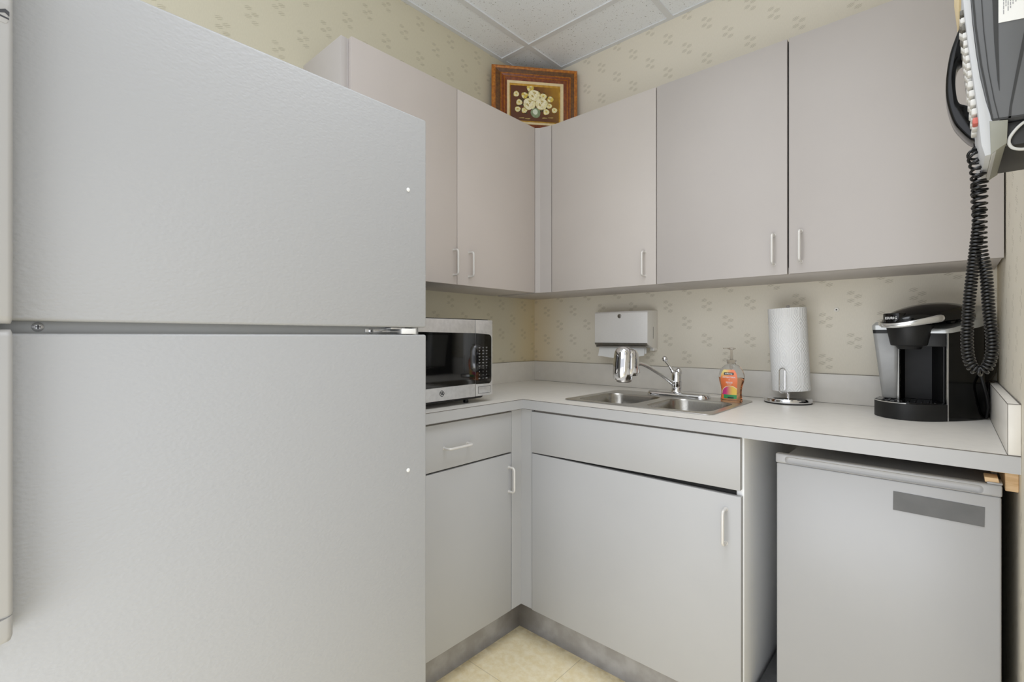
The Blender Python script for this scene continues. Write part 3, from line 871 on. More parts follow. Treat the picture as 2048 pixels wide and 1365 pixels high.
# domed lid
lid = MB()
rot = Matrix.Rotation(math.radians(54), 4, 'Z') @ Matrix.Rotation(math.radians(-6), 4, 'Y') @ Matrix.Rotation(math.radians(-4), 4, 'X')
prof = [(1.0, 0.0), (1.0, .008)] + [(math.cos(a), .008 + .047 * math.sin(a)) for a in [PI / 2 * k / 12 for k in range(1, 13)]]
rings = []
for r, z in prof:
    ring = []
    for i in range(56):
        a = 2 * PI * i / 56
        ex, ey = .130, .076
        c_, s_ = math.cos(a), math.sin(a)
        x_, y_ = ex * r * math.copysign(abs(c_) ** .85, c_), ey * r * math.copysign(abs(s_) ** .85, s_)
        ring.append(rot @ Vector((x_, y_, z)))
    rings.append([p + Vector((1.6260, -.190, 1.1900)) for p in ring])
obj('lid', MB().loft(rings), 'black_gloss', t)
lf = MB()
lf.lathe([(.0465, 1.176), (.0520, 1.188), (.056, 1.196), (.054, 1.206), (.045, 1.216), (.001, 1.222)], (1.584, -.225, 0), 40)
obj('lid_collar', lf, 'black_gloss', t)
np_ = smooth2([(1.5285, -.258), (1.5315, -.2785), (1.543, -.2945), (1.561, -.3015), (1.5765, -.2985), (1.5835, -.286), (1.5850, -.262)], 4)
nb = obj('name_badge', MB().prism(np_, 1.1885, 1.2145, .0016), 'black_gloss', t)
tm = text_mesh('KEURIG', .0094, .0003, bold=.00008, space=1.18)
# bend the lettering round the badge
ctrl = np_
def badge_at(s):
    L = [0]
    for a, b in zip(ctrl, ctrl[1:]): L.append(L[-1] + math.hypot(b[0] - a[0], b[1] - a[1]))
    for i in range(len(L) - 1):
        if L[i] <= s <= L[i + 1]:
            k = (s - L[i]) / (L[i + 1] - L[i] + 1e-9); a, b = ctrl[i], ctrl[i + 1]
            tx_, ty_ = (b[0] - a[0]) / (L[i + 1] - L[i] + 1e-9), (b[1] - a[1]) / (L[i + 1] - L[i] + 1e-9)
            return a[0] + (b[0] - a[0]) * k, a[1] + (b[1] - a[1]) * k, ty_, -tx_
    return ctrl[-1][0], ctrl[-1][1], 1, 0
xs = [v.co.x for v in tm.vertices]; cx0 = (min(xs) + max(xs)) / 2
for v in tm.vertices:
    px_, py_, nx_, ny_ = badge_at(.0470 + (v.co.x - cx0) * .88)
    o_ = .0004 + v.co.z
    z_ = 1.2005 + v.co.y
    v.co = (px_ + nx_ * o_, py_ + ny_ * o_, z_)
obj('lettering', MB().addmesh(tm), 'white_ink', nb, 0)
hd = curve_pts([(1.531, -.195, 1.192), (1.519, -.225, 1.188), (1.522, -.262, 1.184), (1.536, -.292, 1.180), (1.562, -.3065, 1.1795), (1.594, -.308, 1.184), (1.622, -.300, 1.190), (1.645, -.283, 1.196), (1.656, -.264, 1.199)], 6)
n = len(hd)
obj('lid_handle', MB().tube(hd, [.0045 + .0062 * (i / (n - 1)) ** 1.3 for i in range(n)], 14, flat=(1.0, .55)), 'silver_bright', t)
obj('handle_cap', MB().lathe([(.001, -.004), (.0095, -.004), (.0105, 0), (.0095, .004), (.005, .006), (.001, .0062)], (0, 0, 0), 20).xf(Matrix.Translation((1.6535, -.2655, 1.199)) @ Matrix.Rotation(math.radians(75), 4, 'X') @ Matrix.Rotation(math.radians(25), 4, 'Y')), 'chrome', t)
# reservoir on the left
def rring(x0, x1, y0, y1, z): return [(a, b, z) for a, b in rrect(x0, y0, x1, y1, .010, 4)]
obj('water_tank', MB().loft([rring(1.5225, 1.5590, -.205, -.09, .9660), rring(1.5210, 1.5600, -.208, -.09, .975), rring(1.5005, 1.5615, -.2125, -.08, 1.158)]), 'smoke', t)
obj('tank_band', MB().loft([rring(1.5000, 1.5615, -.213, -.08, 1.1582), rring(1.4990, 1.5615, -.2135, -.08, 1.1685)]), 'black_matte', t)
obj('tank_lid', MB().loft([rring(1.4985, 1.5640, -.214, -.078, 1.1687), rring(1.4980, 1.5640, -.2145, -.078, 1.182), rring(1.506, 1.5640, -.206, -.085, 1.192)]), 'silver', t)
obj('tank_trim', MB().loft([[(1.5600 + dx, -.2035 + dy, z) for dx, dy in ((-.002, 0), (.002, -.001), (.003, .03), (-.002, .03))] for z in (.9635, 1.122)]), 'silver_bright', t)
obj('tank_foot', MB().box((1.526, -.20, kz + .0465), (1.556, -.10, .9655), .001), 'black_matte', t)
obj('power_cord', MB().tube(curve_pts([(1.7400, -.1335, 1.060), (1.7395, -.152, 1.035), (1.7440, -.158, 1.010), (1.7500, -.150, .980), (1.7530, -.140, .950), (1.7500, -.128, .925), (1.7480, -.095, .9195), (1.7520, -.030, .9195)], 6), .0040, 10), 'black_matte', t)

# ================================================================== MICROWAVE
t = thing('microwave', 'stainless and black countertop microwave on the left worktop, partly behind the refrigerator', 'microwave', (.27, -1.005, CT))
my0, my1, mz0, mz1 = -1.2350, -.7745, .9365, 1.2070
obj('case', MB().box((.095, my0 + .002, mz0 + .002), (.421, my1 - .002, 1.2105), .003), 'black_matte', t)
obj('under_lip', MB().prism([(.34, mz0 + .004), (.425, mz0 + .004), (.437, mz0 - .001), (.425, .9285), (.35, .9265)], my0 + .01, my1 - .045, .001, 'y'), 'black', t)
ys = -.8586
door = obj('door', MB().box((.4215, my0, mz0 + .001), (.440, ys - .0011, mz1), .0015), 'brushed_h', t)
win = MB()
zt0, zt1 = 1.1645, .9822
win.loft([[(.4402 + k, y_, z) for k in (0,)] for y_, z in ()] or [[(.4396, my0 + .018, zt1 - .0035), (.4396, my0 + .018, zt0 + .0005), (.4412, my0 + .019, zt0 - .0005), (.4412, my0 + .019, zt1 - .0025)], [(.4396, ys - .0012, zt1), (.4396, ys - .0012, zt0 - .004), (.4412, ys - .0012, zt0 - .0048), (.4412, ys - .0012, zt1 + .001)]])
obj('window', win, 'window', door, 0)
panel = obj('control_panel', MB().box((.4215, ys + .0011, mz0 + .001), (.440, my1, mz1), .002), 'brushed_h', t)
pp = [(ys + .0012, zt1), (ys + .0012, zt0 - .0040)]
q = rrect(ys - .02, .9795, -.7815, 1.1560, .014, 6)
pts = [p for p in q if p[0] > ys + .001]
ov_ = [(ys + .0012, .9810)] + sorted([p for p in pts if p[1] < 1.07], key=lambda p: (p[0], p[1])) + sorted([p for p in pts if p[1] >= 1.07], key=lambda p: (-p[0], p[1])) + [(ys + .0012, 1.1600)]
obj('keypad', MB().prism(ov_, .4396, .4412, 0, 'x'), 'window', panel, 0)
mk = MB()
for r in range(7):
    z = 1.1095 - r * .0108
    for c_, y_ in enumerate((-.8415, -.8235, -.8060)):
        wd = (.0042, .0032, .0040)[(r + c_) % 3]
        mk.box((.4412, y_ - wd, z), (.4415, y_ + wd, z + .0010)); mk.box((.4412, y_ - wd * .7, z - .0024), (.4415, y_ + wd * .7, z - .0016))
digits = ['1', '2', '3', '4', '5', '6', '7', '8', '9', '0']
pos = [(-.8415, 1.048), (-.8235, 1.048), (-.8060, 1.048), (-.8415, 1.036), (-.8235, 1.036), (-.8060, 1.036), (-.8415, 1.024), (-.8235, 1.024), (-.8060, 1.024), (-.8235, 1.0115)]
mk2 = MB()
for z in ():
    pass
for dgt, (y_, z_) in zip(digits, pos):
    mk2.addmesh(text_mesh(dgt, .0062, .0001), frame3((.4413, y_, z_ - .012), (0, 1, 0), (0, 0, 1)))
for y_ in (-.8415, -.8060):
    mk2.box((.4412, y_ - .004, .9985), (.4415, y_ + .004, .9995)); mk2.box((.4412, y_ - .0035, 1.0010), (.4415, y_ + .0035, 1.0018))
mk3 = MB(); mk3._take(mk.bm.copy()); mk3._take(mk2.bm.copy())
obj('keypad_marking', mk3, 'grey_ink', panel, 0)
q = rrect(-.8475, .9465, -.7835, .9715, .003, 4)
ring = MB(); outer = q; inner = [((p[0] + .8155) * .965 - .8155, (p[1] - .959) * .91 + .959) for p in q]
ring.loft([[(.4401, a, b) for a, b in outer], [(.4406, a, b) for a, b in outer], [(.4406, a, b) for a, b in inner], [(.4401, a, b) for a, b in inner]], cap=False)
bt_ = obj('open_button', MB().prism(inner, .4390, .4412, .0004, 'x'), 'brushed_h', panel)
obj('button_gap', ring, 'dark_ink', panel, 0)
em = MB()
gy, gz = -1.0111, .9610
sc_ = [( .0098 * (1 + .05 * math.cos(4 * a)) * math.cos(a), .0098 * (1 + .05 * math.cos(4 * a)) * math.sin(a)) for a in [2 * PI * i / 48 for i in range(48)]]
em.loft([[(.4402, gy + a, gz + b) for a, b in sc_], [(.4407, gy + a, gz + b) for a, b in sc_], [(.4407, gy + a * .84, gz + b * .84) for a, b in sc_], [(.4402, gy + a * .84, gz + b * .84) for a, b in sc_]], cap=False)
for k in range(4):
    a0 = PI / 4 + k * PI / 2
    arc_ = [(.4404, gy + .0078 * math.cos(a0 + j * .11) * (1 - j * .05), gz + .0078 * math.sin(a0 + j * .11) * (1 - j * .05)) for j in range(6)]
    em.tube(arc_, .0007, 6)
em.addmesh(text_mesh('GE', .0105, .0003, squash=.82, bold=.0004), frame3((.4405, gy, gz), (0, 1, 0), (0, 0, 1)))
obj('emblem', em, 'dark_ink', door, 0)
for fx_, fy_ in ((.400, -.8690), (.400, -1.18), (.14, -.8690), (.14, -1.18)):
    obj('foot', MB().lathe([(.0085, CT + .0004), (.0095, CT + .003), (.0085, .9285), (.0085, mz0 + .003)], (fx_, fy_, 0), 18), 'black', t)

# ================================================================== REFRIGERATOR
RF = Matrix.Translation((.746, -1.3116, 0)) @ Matrix.Rotation(math.radians(1.113), 4, 'Z')
t = thing('refrigerator', 'tall white top-freezer refrigerator with textured doors, close in front at the left', 'refrigerator', (.746, -1.3116, 0), math.radians(1.113))
FWD = -.757
def fx(mb): return mb.xf(RF)
obj('cabinet', fx(MB().box((-.700, FWD + .002, .03), (-.0620, .0, 1.655), .004).box((-.66, FWD + .02, .0), (-.10, -.02, .03))), 'fridge_gap', t)
obj('cross_rail', fx(MB().box((-.0640, FWD + .004, 1.1450), (-.0260, -.004, 1.1790), .001)), 'fridge_gap', t)
obj('toe_grille', fx(MB().box((-.0615, FWD + .01, .012), (-.045, -.01, .055), .003)), 'white_plastic', t)
fd = obj('freezer_door', fx(MB().box((-.055, FWD, 1.1701), (0, 0, 1.6650), .0045, 3)), 'fridge', t)
rd = obj('refrigerator_door', fx(MB().box((-.055, FWD, .060), (0, 0, 1.1532), .0045, 3)), 'fridge', t)
obj('gasket', fx(MB().box((-.0618, FWD + .01, 1.178), (-.0552, -.012, 1.656))), 'fridge_gap', fd)
obj('gasket', fx(MB().box((-.0618, FWD + .01, .07), (-.0552, -.012, 1.145))), 'fridge_gap', rd)
for z, d in ((1.4875, fd), (.8404, rd)):
    obj('hole_plug', fx(MB().lathe([(.0046, 0), (.0045, .0010), (.003, .0019), (.0005, .002)], (0, 0, 0), 20).xf(Matrix.Translation((.0, -.0535, z)) @ Matrix.Rotation(PI / 2, 4, 'Y'))), 'white_plastic', d)
# handles: moulded grips standing off the door with a hollowed right flank
def grip(z0, z1, tz):
    """cross-section in (x,y): flat front, rounded right edge, concave flank"""
    sec = [(.0005, FWD + .001), (.043, FWD + .001), (.045, FWD + .010), (.0450, -.6970), (.0436, -.6936), (.040, -.6918), (.034, -.6914), (.020, -.6928), (.0005, -.6930)]
    rg = []
    for z, k in ((z0, .80), (z0 + .004, .93), (z0 + .010, 1.0), (z1 - .010, 1.0), (z1 - .004, .93), (z1, .80)):
        rg.append([(x_ * k if k == 1 else x_ * k, FWD + (y_ - FWD) * (1 - (1 - k) * .12), z) for x_, y_ in sec])
    return MB().loft(rg)
h1 = obj('handle', fx(grip(1.1655, 1.658, 0)), 'fridge_handle', fd, 50)
h2 = obj('handle', fx(grip(.7930, 1.1580, 0)), 'fridge_handle', rd, 50)
cap = MB()
sec = [(.0005, FWD + .001), (.043, FWD + .001), (.045, FWD + .010), (.0450, -.7150), (.0449, -.6972), (.0435, -.6938), (.040, -.6920), (.034, -.6916), (.020, -.6930), (.0005, -.6932)]
cap.loft([[(x_ * k, FWD + (y_ - FWD) * (1 - (1 - k) * .3), z + (.009 * min(1, max(0, (y_ + .725) / .03))) * e_) for x_, y_ in sec] for z, k, e_ in ((.757, .70, .6), (.763, .92, .5), (.772, 1, .3), (.790, 1, 1))])
obj('handle_cap', fx(cap), 'fridge_handle', h2, 50)
obj('badge', fx(MB().prism([(FWD + .012, 1.5440), (-.6985, 1.5380), (-.6962, 1.5400), (-.6962, 1.5610), (-.6985, 1.5630), (FWD + .012, 1.5700)], .0446, .0454, .0002, 'x')), 'fridge_handle', h1)
obj('badge_lettering', fx(MB().prism([(FWD + .016, 1.5560), (-.7040, 1.5490), (-.6990, 1.5510), (-.6950, 1.5480), (-.6950, 1.5535), (-.6985, 1.5560), (-.7030, 1.5535), (FWD + .016, 1.5620)], .0454, .0457, 0, 'x').prism([(FWD + .016, 1.5520), (-.6952, 1.5435), (-.6952, 1.5455), (FWD + .016, 1.5545)], .0454, .0457, 0, 'x')), 'dark_ink', h1, 0)
# middle hinge
pv = MB().lathe([(.001, 0), (.0055, 0), (.0068, .0015), (.0068, .003), (.004, .0045), (.0005, .005)], (0, 0, 0), 18)
def screw(y_, z_, par):
    o_ = obj('screw', fx(MB().lathe([(.0066, 0), (.0062, .0018), (.004, .0034), (.0005, .0038)], (0, 0, 0), 20).xf(Matrix.Translation((-.0260, y_, z_)) @ Matrix.Rotation(PI / 2, 4, 'Y'))), 'screw', par)
    obj('screw_slot', fx(MB().box((-.0008, -.0030, .0030), (.0008, .0030, .0041)).box((-.0030, -.0008, .0030), (.0030, .0008, .0041)).xf(Matrix.Translation((-.0260, y_, z_)) @ Matrix.Rotation(PI / 2, 4, 'Y'))), 'dark_ink', o_)
screw(-.6640, 1.1624, t)
hg = obj('hinge', fx(MB().box((-.0262, -.150, 1.1572), (-.0245, -.085, 1.1662), .0006).box((-.0262, -.120, 1.1588), (-.004, -.030, 1.1600), .0004).box((-.0262, -.098, 1.1655), (-.004, -.060, 1.1690), .0006)), 'screw', t)
obj('hinge_block', fx(MB().box((-.0350, -.0690, 1.1545), (-.0020, -.0300, 1.1672), .0015).lathe([(.0065, 1.1535), (.0065, 1.169)], (-.02, -.022, 0), 16)), 'white_plastic', hg)
screw(-.1360, 1.1610, hg)

# ================================================================== MINI FRIDGE on a dark plinth
pl = MB().box((1.2700, -.61, .0), (1.7580, -.04, .165), .002)
tag(centre(obj('plinth', pl, 'plinth')), 'dark grey low plinth on the floor under the mini fridge', 'plinth')
mx0, mx1, myf, mzt = 1.3374, 1.7527, -.640, .8458
t = thing('mini_fridge', 'small white under-counter refrigerator with a grey plate on its door', 'mini fridge', (1.545, -.35, .1655))
obj('cabinet', MB().box((mx0 + .006, -.585, .172), (mx1 - .006, -.08, .8270), .003).box((mx0 + .03, -.55, .1655), (mx1 - .03, -.10, .173)), 'mini', t)
obj('top_lip', MB().prism(rrect(mx0 + .014, -.604, mx1 - .004, -.588, .006, 4), .8270, .8365, .003, only_top=True), 'mini', t)
dr = obj('door', MB().box((mx0 + .0022, myf + .001, .180), (mx1 - .0012, -.590, .8217), .004, 3), 'mini', t)
capb = MB().box((mx0, myf, .8217), (mx1, myf + .020, mzt), .0035, 3)
scoop = MB().loft([[(x_, yy, z_) for x_, z_ in rrect(1.3595 + k, .8240 + k * .8, 1.7247 - k, .8407 - k * .5, min(.0070, .0082 - k * .66), 7)] for yy, k in ((myf - .004, -.0030), (myf + .0004, .0), (myf + .0032, .0022), (myf + .0050, .0055))])
obj('door_cap', boolean(capb, scoop), 'mini', dr)
obj('plate', MB().prism([(1.5785, .7986), (1.7273, .7965), (1.7266, .7558), (1.5780, .7564)][::-1], myf - .0002, myf + .0018, 0, 'y'), 'grey_plate', dr, 0)
hc = obj('hinge_cover', MB().box((1.7300, -.638, mzt), (1.7535, -.595, mzt + .0045), .002), 'mini', t)
obj('hinge_reflection', MB().prism([(1.7275, mzt + .003), (1.7490, mzt + .003), (1.7470, mzt + .0130), (1.7265, mzt + .0130)], -.635, -.595, .001, 'y'), 'wood', hc)  # tan piece put in for wood reflected in the white hinge cover

# ================================================================== FRAMED PAINTING across the corner
k_ = .985
PO = Vector((.0300, -.3605, 0)); PD = Vector((.296 - .030, -.0354 + .3605, 0)).normalized()
pm_ = Matrix((PD, (0, 0, 1), PD.cross(Vector((0, 0, 1))))).transposed().to_4x4(); pm_.translation = (PO.x, PO.y, 0)
# local: X along the width, Y up (world z), Z toward the room
ang = math.atan2(PD.y, PD.x)
t = thing('framed_painting', 'framed oil painting of cream roses standing in the corner on top of the wall cabinets', 'painting', (PO.x + PD.x * .21, PO.y + PD.y * .21, ZT + .0006), ang)
def Z_(z): return .01724 + .985 * z
w0, w1, q0, q1 = -.002, .4235, ZT + .0006, Z_(2.482)
def rail(name, o0, o1, h0, h1, mat, bulge=0, par=t):
    """mitred moulding ring between offsets o0 (outer) and o1 (inner) from the outer edge"""
    def ring(o):
        oL, oR, oT = o[0], o[1], o[2]; oB = o[3]
        return [(w0 + oL, q0 + oB), (w1 - oR, q0 + oB), (w1 - oR, q1 - oT), (w0 + oL, q1 - oT)]
    a, b = ring(o0), ring(o1)
    n_ = 5 if bulge else 1
    rings = [[(x_, y_, -.010) for x_, y_ in a]]
    for i in range(n_ + 1):
        s = i / n_; z = h0 + (h1 - h0) * s + bulge * math.sin(PI * s)
        rings.append([(p[0] + (r[0] - p[0]) * s, p[1] + (r[1] - p[1]) * s, z) for p, r in zip(a, b)])
    rings.append([(x_, y_, -.010) for x_, y_ in b]); rings.append(rings[0])
    return obj(name, MB().loft(rings, cap=False).xf(pm_), mat, par, 0)
def O(l, r, tp, b): return (l, r, tp, b)
o_out = O(0, 0, 0, 0); o1_ = O(.0185, .0165, .0150, .018); o2_ = O(.043, .0335, .0335, .044); o3_ = O(.0475, .038, .0375, .050)
o4_ = O(.060, .048, .0470, .066); o5_ = O(.0635, .052, .0505, .070); o6_ = O(.0755, .0690, .0670, Z_(2.2016) - q0 - .0); o7_ = O(.0880, .0850, .0800, Z_(2.2125) - q0); o8_ = O(.0930, .0915, .0890, Z_(2.2195) - q0)
fr = rail('frame', o_out, o1_, .010, .012, 'frame_orange', .004)
rail('frame_band', o1_, o2_, .011, .006, 'frame_dark', 0, fr)
rail('frame_bead', o2_, o3_, .009, .009, 'frame_orange', .002, fr)
rail('frame_band', o3_, o4_, .008, .004, 'frame_red', 0, fr)
rail('frame_bead', o4_, o5_, .007, .006, 'frame_orange', .002, fr)
rail('frame_band', o5_, o6_, .005, .001, 'frame_red', 0, fr)
rail('mat_board', o6_, o7_, .0035, .0030, 'cream')
rail('gilt_liner', o7_, o8_, .0040, .0010, 'gilt', .0008)
cx0_, cx1_, cz0_, cz1_ = w0 + o8_[0], w1 - o8_[1], q0 + o8_[3], q1 - o8_[2]
cv = MB().box((cx0_ - .004, cz0_ - .004, -.009), (cx1_ + .004, cz1_ + .004, .0006)).xf(pm_)
cvo = obj('canvas', cv, 'canvas', t, 0)
FL = MB()
mats = ['petal_cream', 'petal_white', 'petal_yellow', 'petal_shade', 'leaf', 'vase', 'vase_light']
def disc(cx_, cy_, ra, rb_, ang_, z, mi, n_=16, wob=.08, sd=0):
    rnd = random.Random(sd); ph = rnd.random() * 6
    pts_ = []
    for i in range(n_):
        a = 2 * PI * i / n_; w_ = 1 + wob * math.sin(3 * a + ph)
        x_, y_ = ra * w_ * math.cos(a), rb_ * w_ * math.sin(a)
        pts_.append((cx_ + x_ * math.cos(ang_) - y_ * math.sin(ang_), cy_ + x_ * math.sin(ang_) + y_ * math.cos(ang_)))
    bm = bmesh.new(); bm.faces.new([bm.verts.new((p[0], p[1], z)) for p in pts_]); FL._take(bm, mi)
CW, CH = cx1_ - cx0_, cz1_ - cz0_
def cpos(X, Y):
    u_ = (X - 610) / 815.0; top_y = 520 + 55 * u_; bot_y = 1150
    return cx0_ + CW * u_, cz1_ - CH * (Y - top_y) / (1150 - 525.0)
SZ = CW / 815.0
for i in range(46):     # dark leaves behind the blooms
    rnd = random.Random(i); a = rnd.random() * 6.28; r_ = 60 + rnd.random() * 250
    X, Y = 1020 + r_ * math.cos(a) * 1.05, 830 + r_ * math.sin(a) * .72
    x_, y_ = cpos(X, Y)
    if cx0_ + .008 < x_ < cx1_ - .008 and cz0_ + .008 < y_ < cz1_ - .008:
        disc(x_, y_, 30 * SZ, 13 * SZ, rnd.random() * 3.1, .0008 + i * 1e-6, 4, 10, .15, i)
x_, y_ = cpos(1030, 1020); disc(x_, y_, 82 * SZ, 84 * SZ, 0, .0010, 5, 24, .03); disc(x_ - 6 * SZ, y_ + 16 * SZ, 42 * SZ, 46 * SZ, 0, .0011, 6, 20, .03)
def rose(X, Y, R, big, yel, sd):
    rnd = random.Random(sd); x0_, y0_ = cpos(X, Y); R = R * SZ * 1.14
    base, hi, shd = (2, 0, 3) if yel else ((0, 1, 3) if big else (0, 0, 2))
    z = .0012 + sd * 2e-5
    disc(x0_, y0_, R * .92, R * .82, rnd.random(), z, shd, 20, .10, sd)
    npet = 7 if big else 5
    for k in range(npet):
        a = 2 * PI * k / npet + rnd.random() * .5
        disc(x0_ + R * .52 * math.cos(a), y0_ + R * .46 * math.sin(a), R * .50, R * .34, a + PI / 2, z + 2e-6 * (k + 1), hi if k % 2 else base, 14, .10, sd * 7 + k)
    if big:
        for k in range(5):
            a = 2 * PI * k / 5 + .4
            disc(x0_ + R * .26 * math.cos(a), y0_ + R * .06 + R * .24 * math.sin(a), R * .32, R * .20, a + PI / 2, z + 2e-6 * (k + 10), 3 if k % 2 else 1, 14, .10, sd * 11 + k)
        disc(x0_, y0_ + R * .08, R * .22, R * .17, .3, z + 4e-5 * .9, 1, 12, .1, sd)
        disc(x0_ + R * .03, y0_ + R * .10, R * .10, R * .08, .3, z + 4e-5 * .95, 3, 12, .1, sd)
    else:
        disc(x0_, y0_ + R * .1, R * .30, R * .24, .3, z + 3e-5, 2 if not yel else 3, 12, .1, sd)
for i, (X, Y, R, big, yel) in enumerate([(940, 580, 58, 0, 1), (705, 680, 46, 0, 0), (845, 705, 54, 0, 1), (1160, 725, 54, 0, 0), (1280, 775, 52, 0, 1), (755, 830, 50, 0, 0), (1260, 895, 46, 0, 0), (730, 955, 46, 0, 0), (840, 975, 46, 0, 0), (1210, 1005, 50, 0, 0), (1350, 975, 46, 0, 0), (925, 860, 104, 1, 0), (1130, 860, 104, 1, 0), (1005, 705, 98, 1, 0)]):
    rose(X, Y, R, big, yel, i + 1)
for X, Y in ((800, 1110), (1180, 1115), (900, 1125), (1290, 1110)):
    x_, y_ = cpos(X, Y); disc(x_, y_, 46 * SZ, 7 * SZ, .05, .0010, 3, 12, .2, X)
obj('painted_roses', FL.xf(pm_), mats, cvo, 0)

# ================================================================== WALL TELEPHONE
PN, PF = -.990, -.800           # near and far side of the phone body
t = thing('wall_telephone', 'dark grey corded desk phone hung on the right wall, handset resting at its far side', 'telephone', (1.765, -.89, 1.43))
body = [(1.6960, 1.790), (1.6968, 1.700), (1.7000, 1.640), (1.7040, 1.592), (1.7085, 1.552), (1.7150, 1.512), (1.7222, 1.4800), (1.7554, 1.4768), (W - .006, 1.470), (W - .006, 1.790)]
obj('body', MB().prism(body, PN, PF, .0015, 'y'), 'phone_grey', t)
face = [(1.6830, 1.790), (1.6860, 1.720), (1.6900, 1.6690), (1.6950, 1.610), (1.6990, 1.570), (1.7030, 1.530), (1.7060, 1.500), (1.7085, 1.465), (1.7100, 1.446), (1.7140, 1.4277), (1.7222, 1.4290), (1.7300, 1.4365), (1.7300, 1.4800), (1.7222, 1.4802), (1.7150, 1.5122), (1.7084, 1.5522), (1.7039, 1.5922), (1.6999, 1.6402), (1.6967, 1.7002), (1.6959, 1.790)]
fo_ = obj('face_plate', MB().prism(face, PN + .001, PF + .004, .0008, 'y'), 'phone_silver', t)
obj('lower_edge', MB().prism([(1.7190, 1.4800), (1.7205, 1.4282), (1.7300, 1.4360), (1.7375, 1.4410), (1.7388, 1.4760)], PN - .0004, PF + .004, .0006, 'y'), 'phone_olive', t)
obj('mount_block', MB().box((1.7360, PN + .012, 1.4395), (W - .004, PF - .01, 1.4755), .002), 'phone_dark', t)
obj('wall_plate', MB().box((W - .0058, PN + .03, 1.455), (W - .0004, PF - .03, 1.76), .001), 'white_plastic', t)
# dark grooves on the near side
gm = MB()
def groove(pts_, w_, a=PN - .0006, b=PN + .0004):
    L = [Vector((p[0], p[1])) for p in pts_]; left, right = [], []
    for i, p in enumerate(L):
        tt = (L[min(i + 1, len(L) - 1)] - L[max(i - 1, 0)]).normalized(); nn = Vector((-tt.y, tt.x)); ww = w_[i] if isinstance(w_, list) else w_
        left.append(p + nn * ww / 2); right.append(p - nn * ww / 2)
    for i in range(len(L) - 1):
        gm.prism([tuple(left[i]), tuple(left[i + 1]), tuple(right[i + 1]), tuple(right[i])], a, b, 0, 'y')
groove([(1.6985, 1.780), (1.7006, 1.6745), (1.7035, 1.630), (1.7095, 1.570), (1.7165, 1.520), (1.7220, 1.4815)], .0022)
groove([(1.7095, 1.780), (1.7101, 1.6701), (1.7125, 1.620), (1.7175, 1.560), (1.7240, 1.510), (1.7290, 1.4810)], .0011)
groove([(1.7255, 1.790), (1.7250, 1.6650), (1.7262, 1.600), (1.7285, 1.540), (1.7296, 1.523)], [.0065, .0062, .0046, .0022, .0004])
groove([(1.7640, 1.640), (1.7554, 1.588), (1.7480, 1.540), (1.7415, 1.495), (1.7405, 1.4780)], [.005, .0042, .0034, .0026, .0030])
groove([(1.7222, 1.4808), (1.7554, 1.4778), (1.7700, 1.476)], .0030)
obj('side_groove', gm, 'phone_dark', t, 0)
lc = obj('label_card', MB().prism([(1.7286, 1.6260), (1.7640, 1.6205), (1.7640, 1.760), (1.7286, 1.765)], PN - .0010, PN - .0004, 0, 'y'), 'paper', t, 0)
lt = MB()
for i, (xx, z0_) in enumerate(((1.7335, 1.637), (1.7360, 1.648), (1.7383, 1.640), (1.7408, 1.643), (1.7434, 1.648), (1.7464, 1.650))):
    rnd = random.Random(i); z = z0_
    while z < 1.752:
        l_ = .002 + rnd.random() * .005
        lt.box((xx, PN - .0013, z), (xx + .0011, PN - .0009, z + l_)); z += l_ + .0011
obj('label_print', lt, 'grey_ink', lc, 0)
# keys standing on the face
def face_x(z):
    for (xa, za), (xb, zb2) in zip(face, face[1:13]):
        if zb2 <= z <= za: return xa + (xb - xa) * (za - z) / (za - zb2)
    return 1.70
for r in range(9):
    z = 1.668 - r * .0125
    for c_ in range(4):
        y_ = -.968 + c_ * .024; x_ = face_x(z)
        top_ = r < 4
        k2 = obj('key', MB().box((x_ - .0045, y_ - .007, z - .0042), (x_ + .001, y_ + .007, z + .0042), .0012), 'key' if (r + c_) % 2 or not top_ else 'key_dark', t)
for r in range(5):
    z = 1.5515 - r * .0150
    for c_ in range(3):
        y_ = -.962 + c_ * .028; x_ = face_x(z)
        mt = 'key_red' if (r == 4 and c_ == 0) else 'key'
        obj('key', MB().box((x_ - .0062, y_ - .010, z - .0052), (x_ + .001, y_ + .010, z + .0052), .0022), mt, t)
obj('name_card', MB().prism([(1.6795, 1.760), (1.6850, 1.702), (1.6880, 1.700), (1.6840, 1.762)], -.96, -.82, .0004, 'y'), 'cream', t)
# handset on its cradle at the far side
yh = -.832
hp_out = [(p.x, p.y) for p in curve_pts([(1.6925, 1.7060, 0), (1.6868, 1.7020, 0), (1.6800, 1.6830, 0), (1.6730, 1.6560, 0), (1.6684, 1.6147, 0), (1.6691, 1.5774, 0), (1.6773, 1.5381, 0), (1.6874, 1.5169, 0), (1.6994, 1.4991, 0), (1.7090, 1.4915, 0)], 4)]
hp_in = [(1.7135, 1.4945), (1.7150, 1.5090), (1.7115, 1.5300), (1.7065, 1.5545)] + [(p.x, p.y) for p in curve_pts([(1.6960, 1.5600, 0), (1.6850, 1.5700, 0), (1.6812, 1.6010, 0), (1.6822, 1.6300, 0), (1.6860, 1.6440, 0)], 4)] + [(1.6975, 1.6490), (1.6965, 1.6700), (1.6945, 1.7020)]
hs = MB().prism(hp_out + hp_in, yh - .0235, yh + .0235, .0042, 'y', 3)
hs.tube([(1.7075, yh - .004, 1.500), (1.7085, yh - .006, 1.486)], .0035, 10)
ho = obj('handset', hs, 'black_gloss', t, 50)
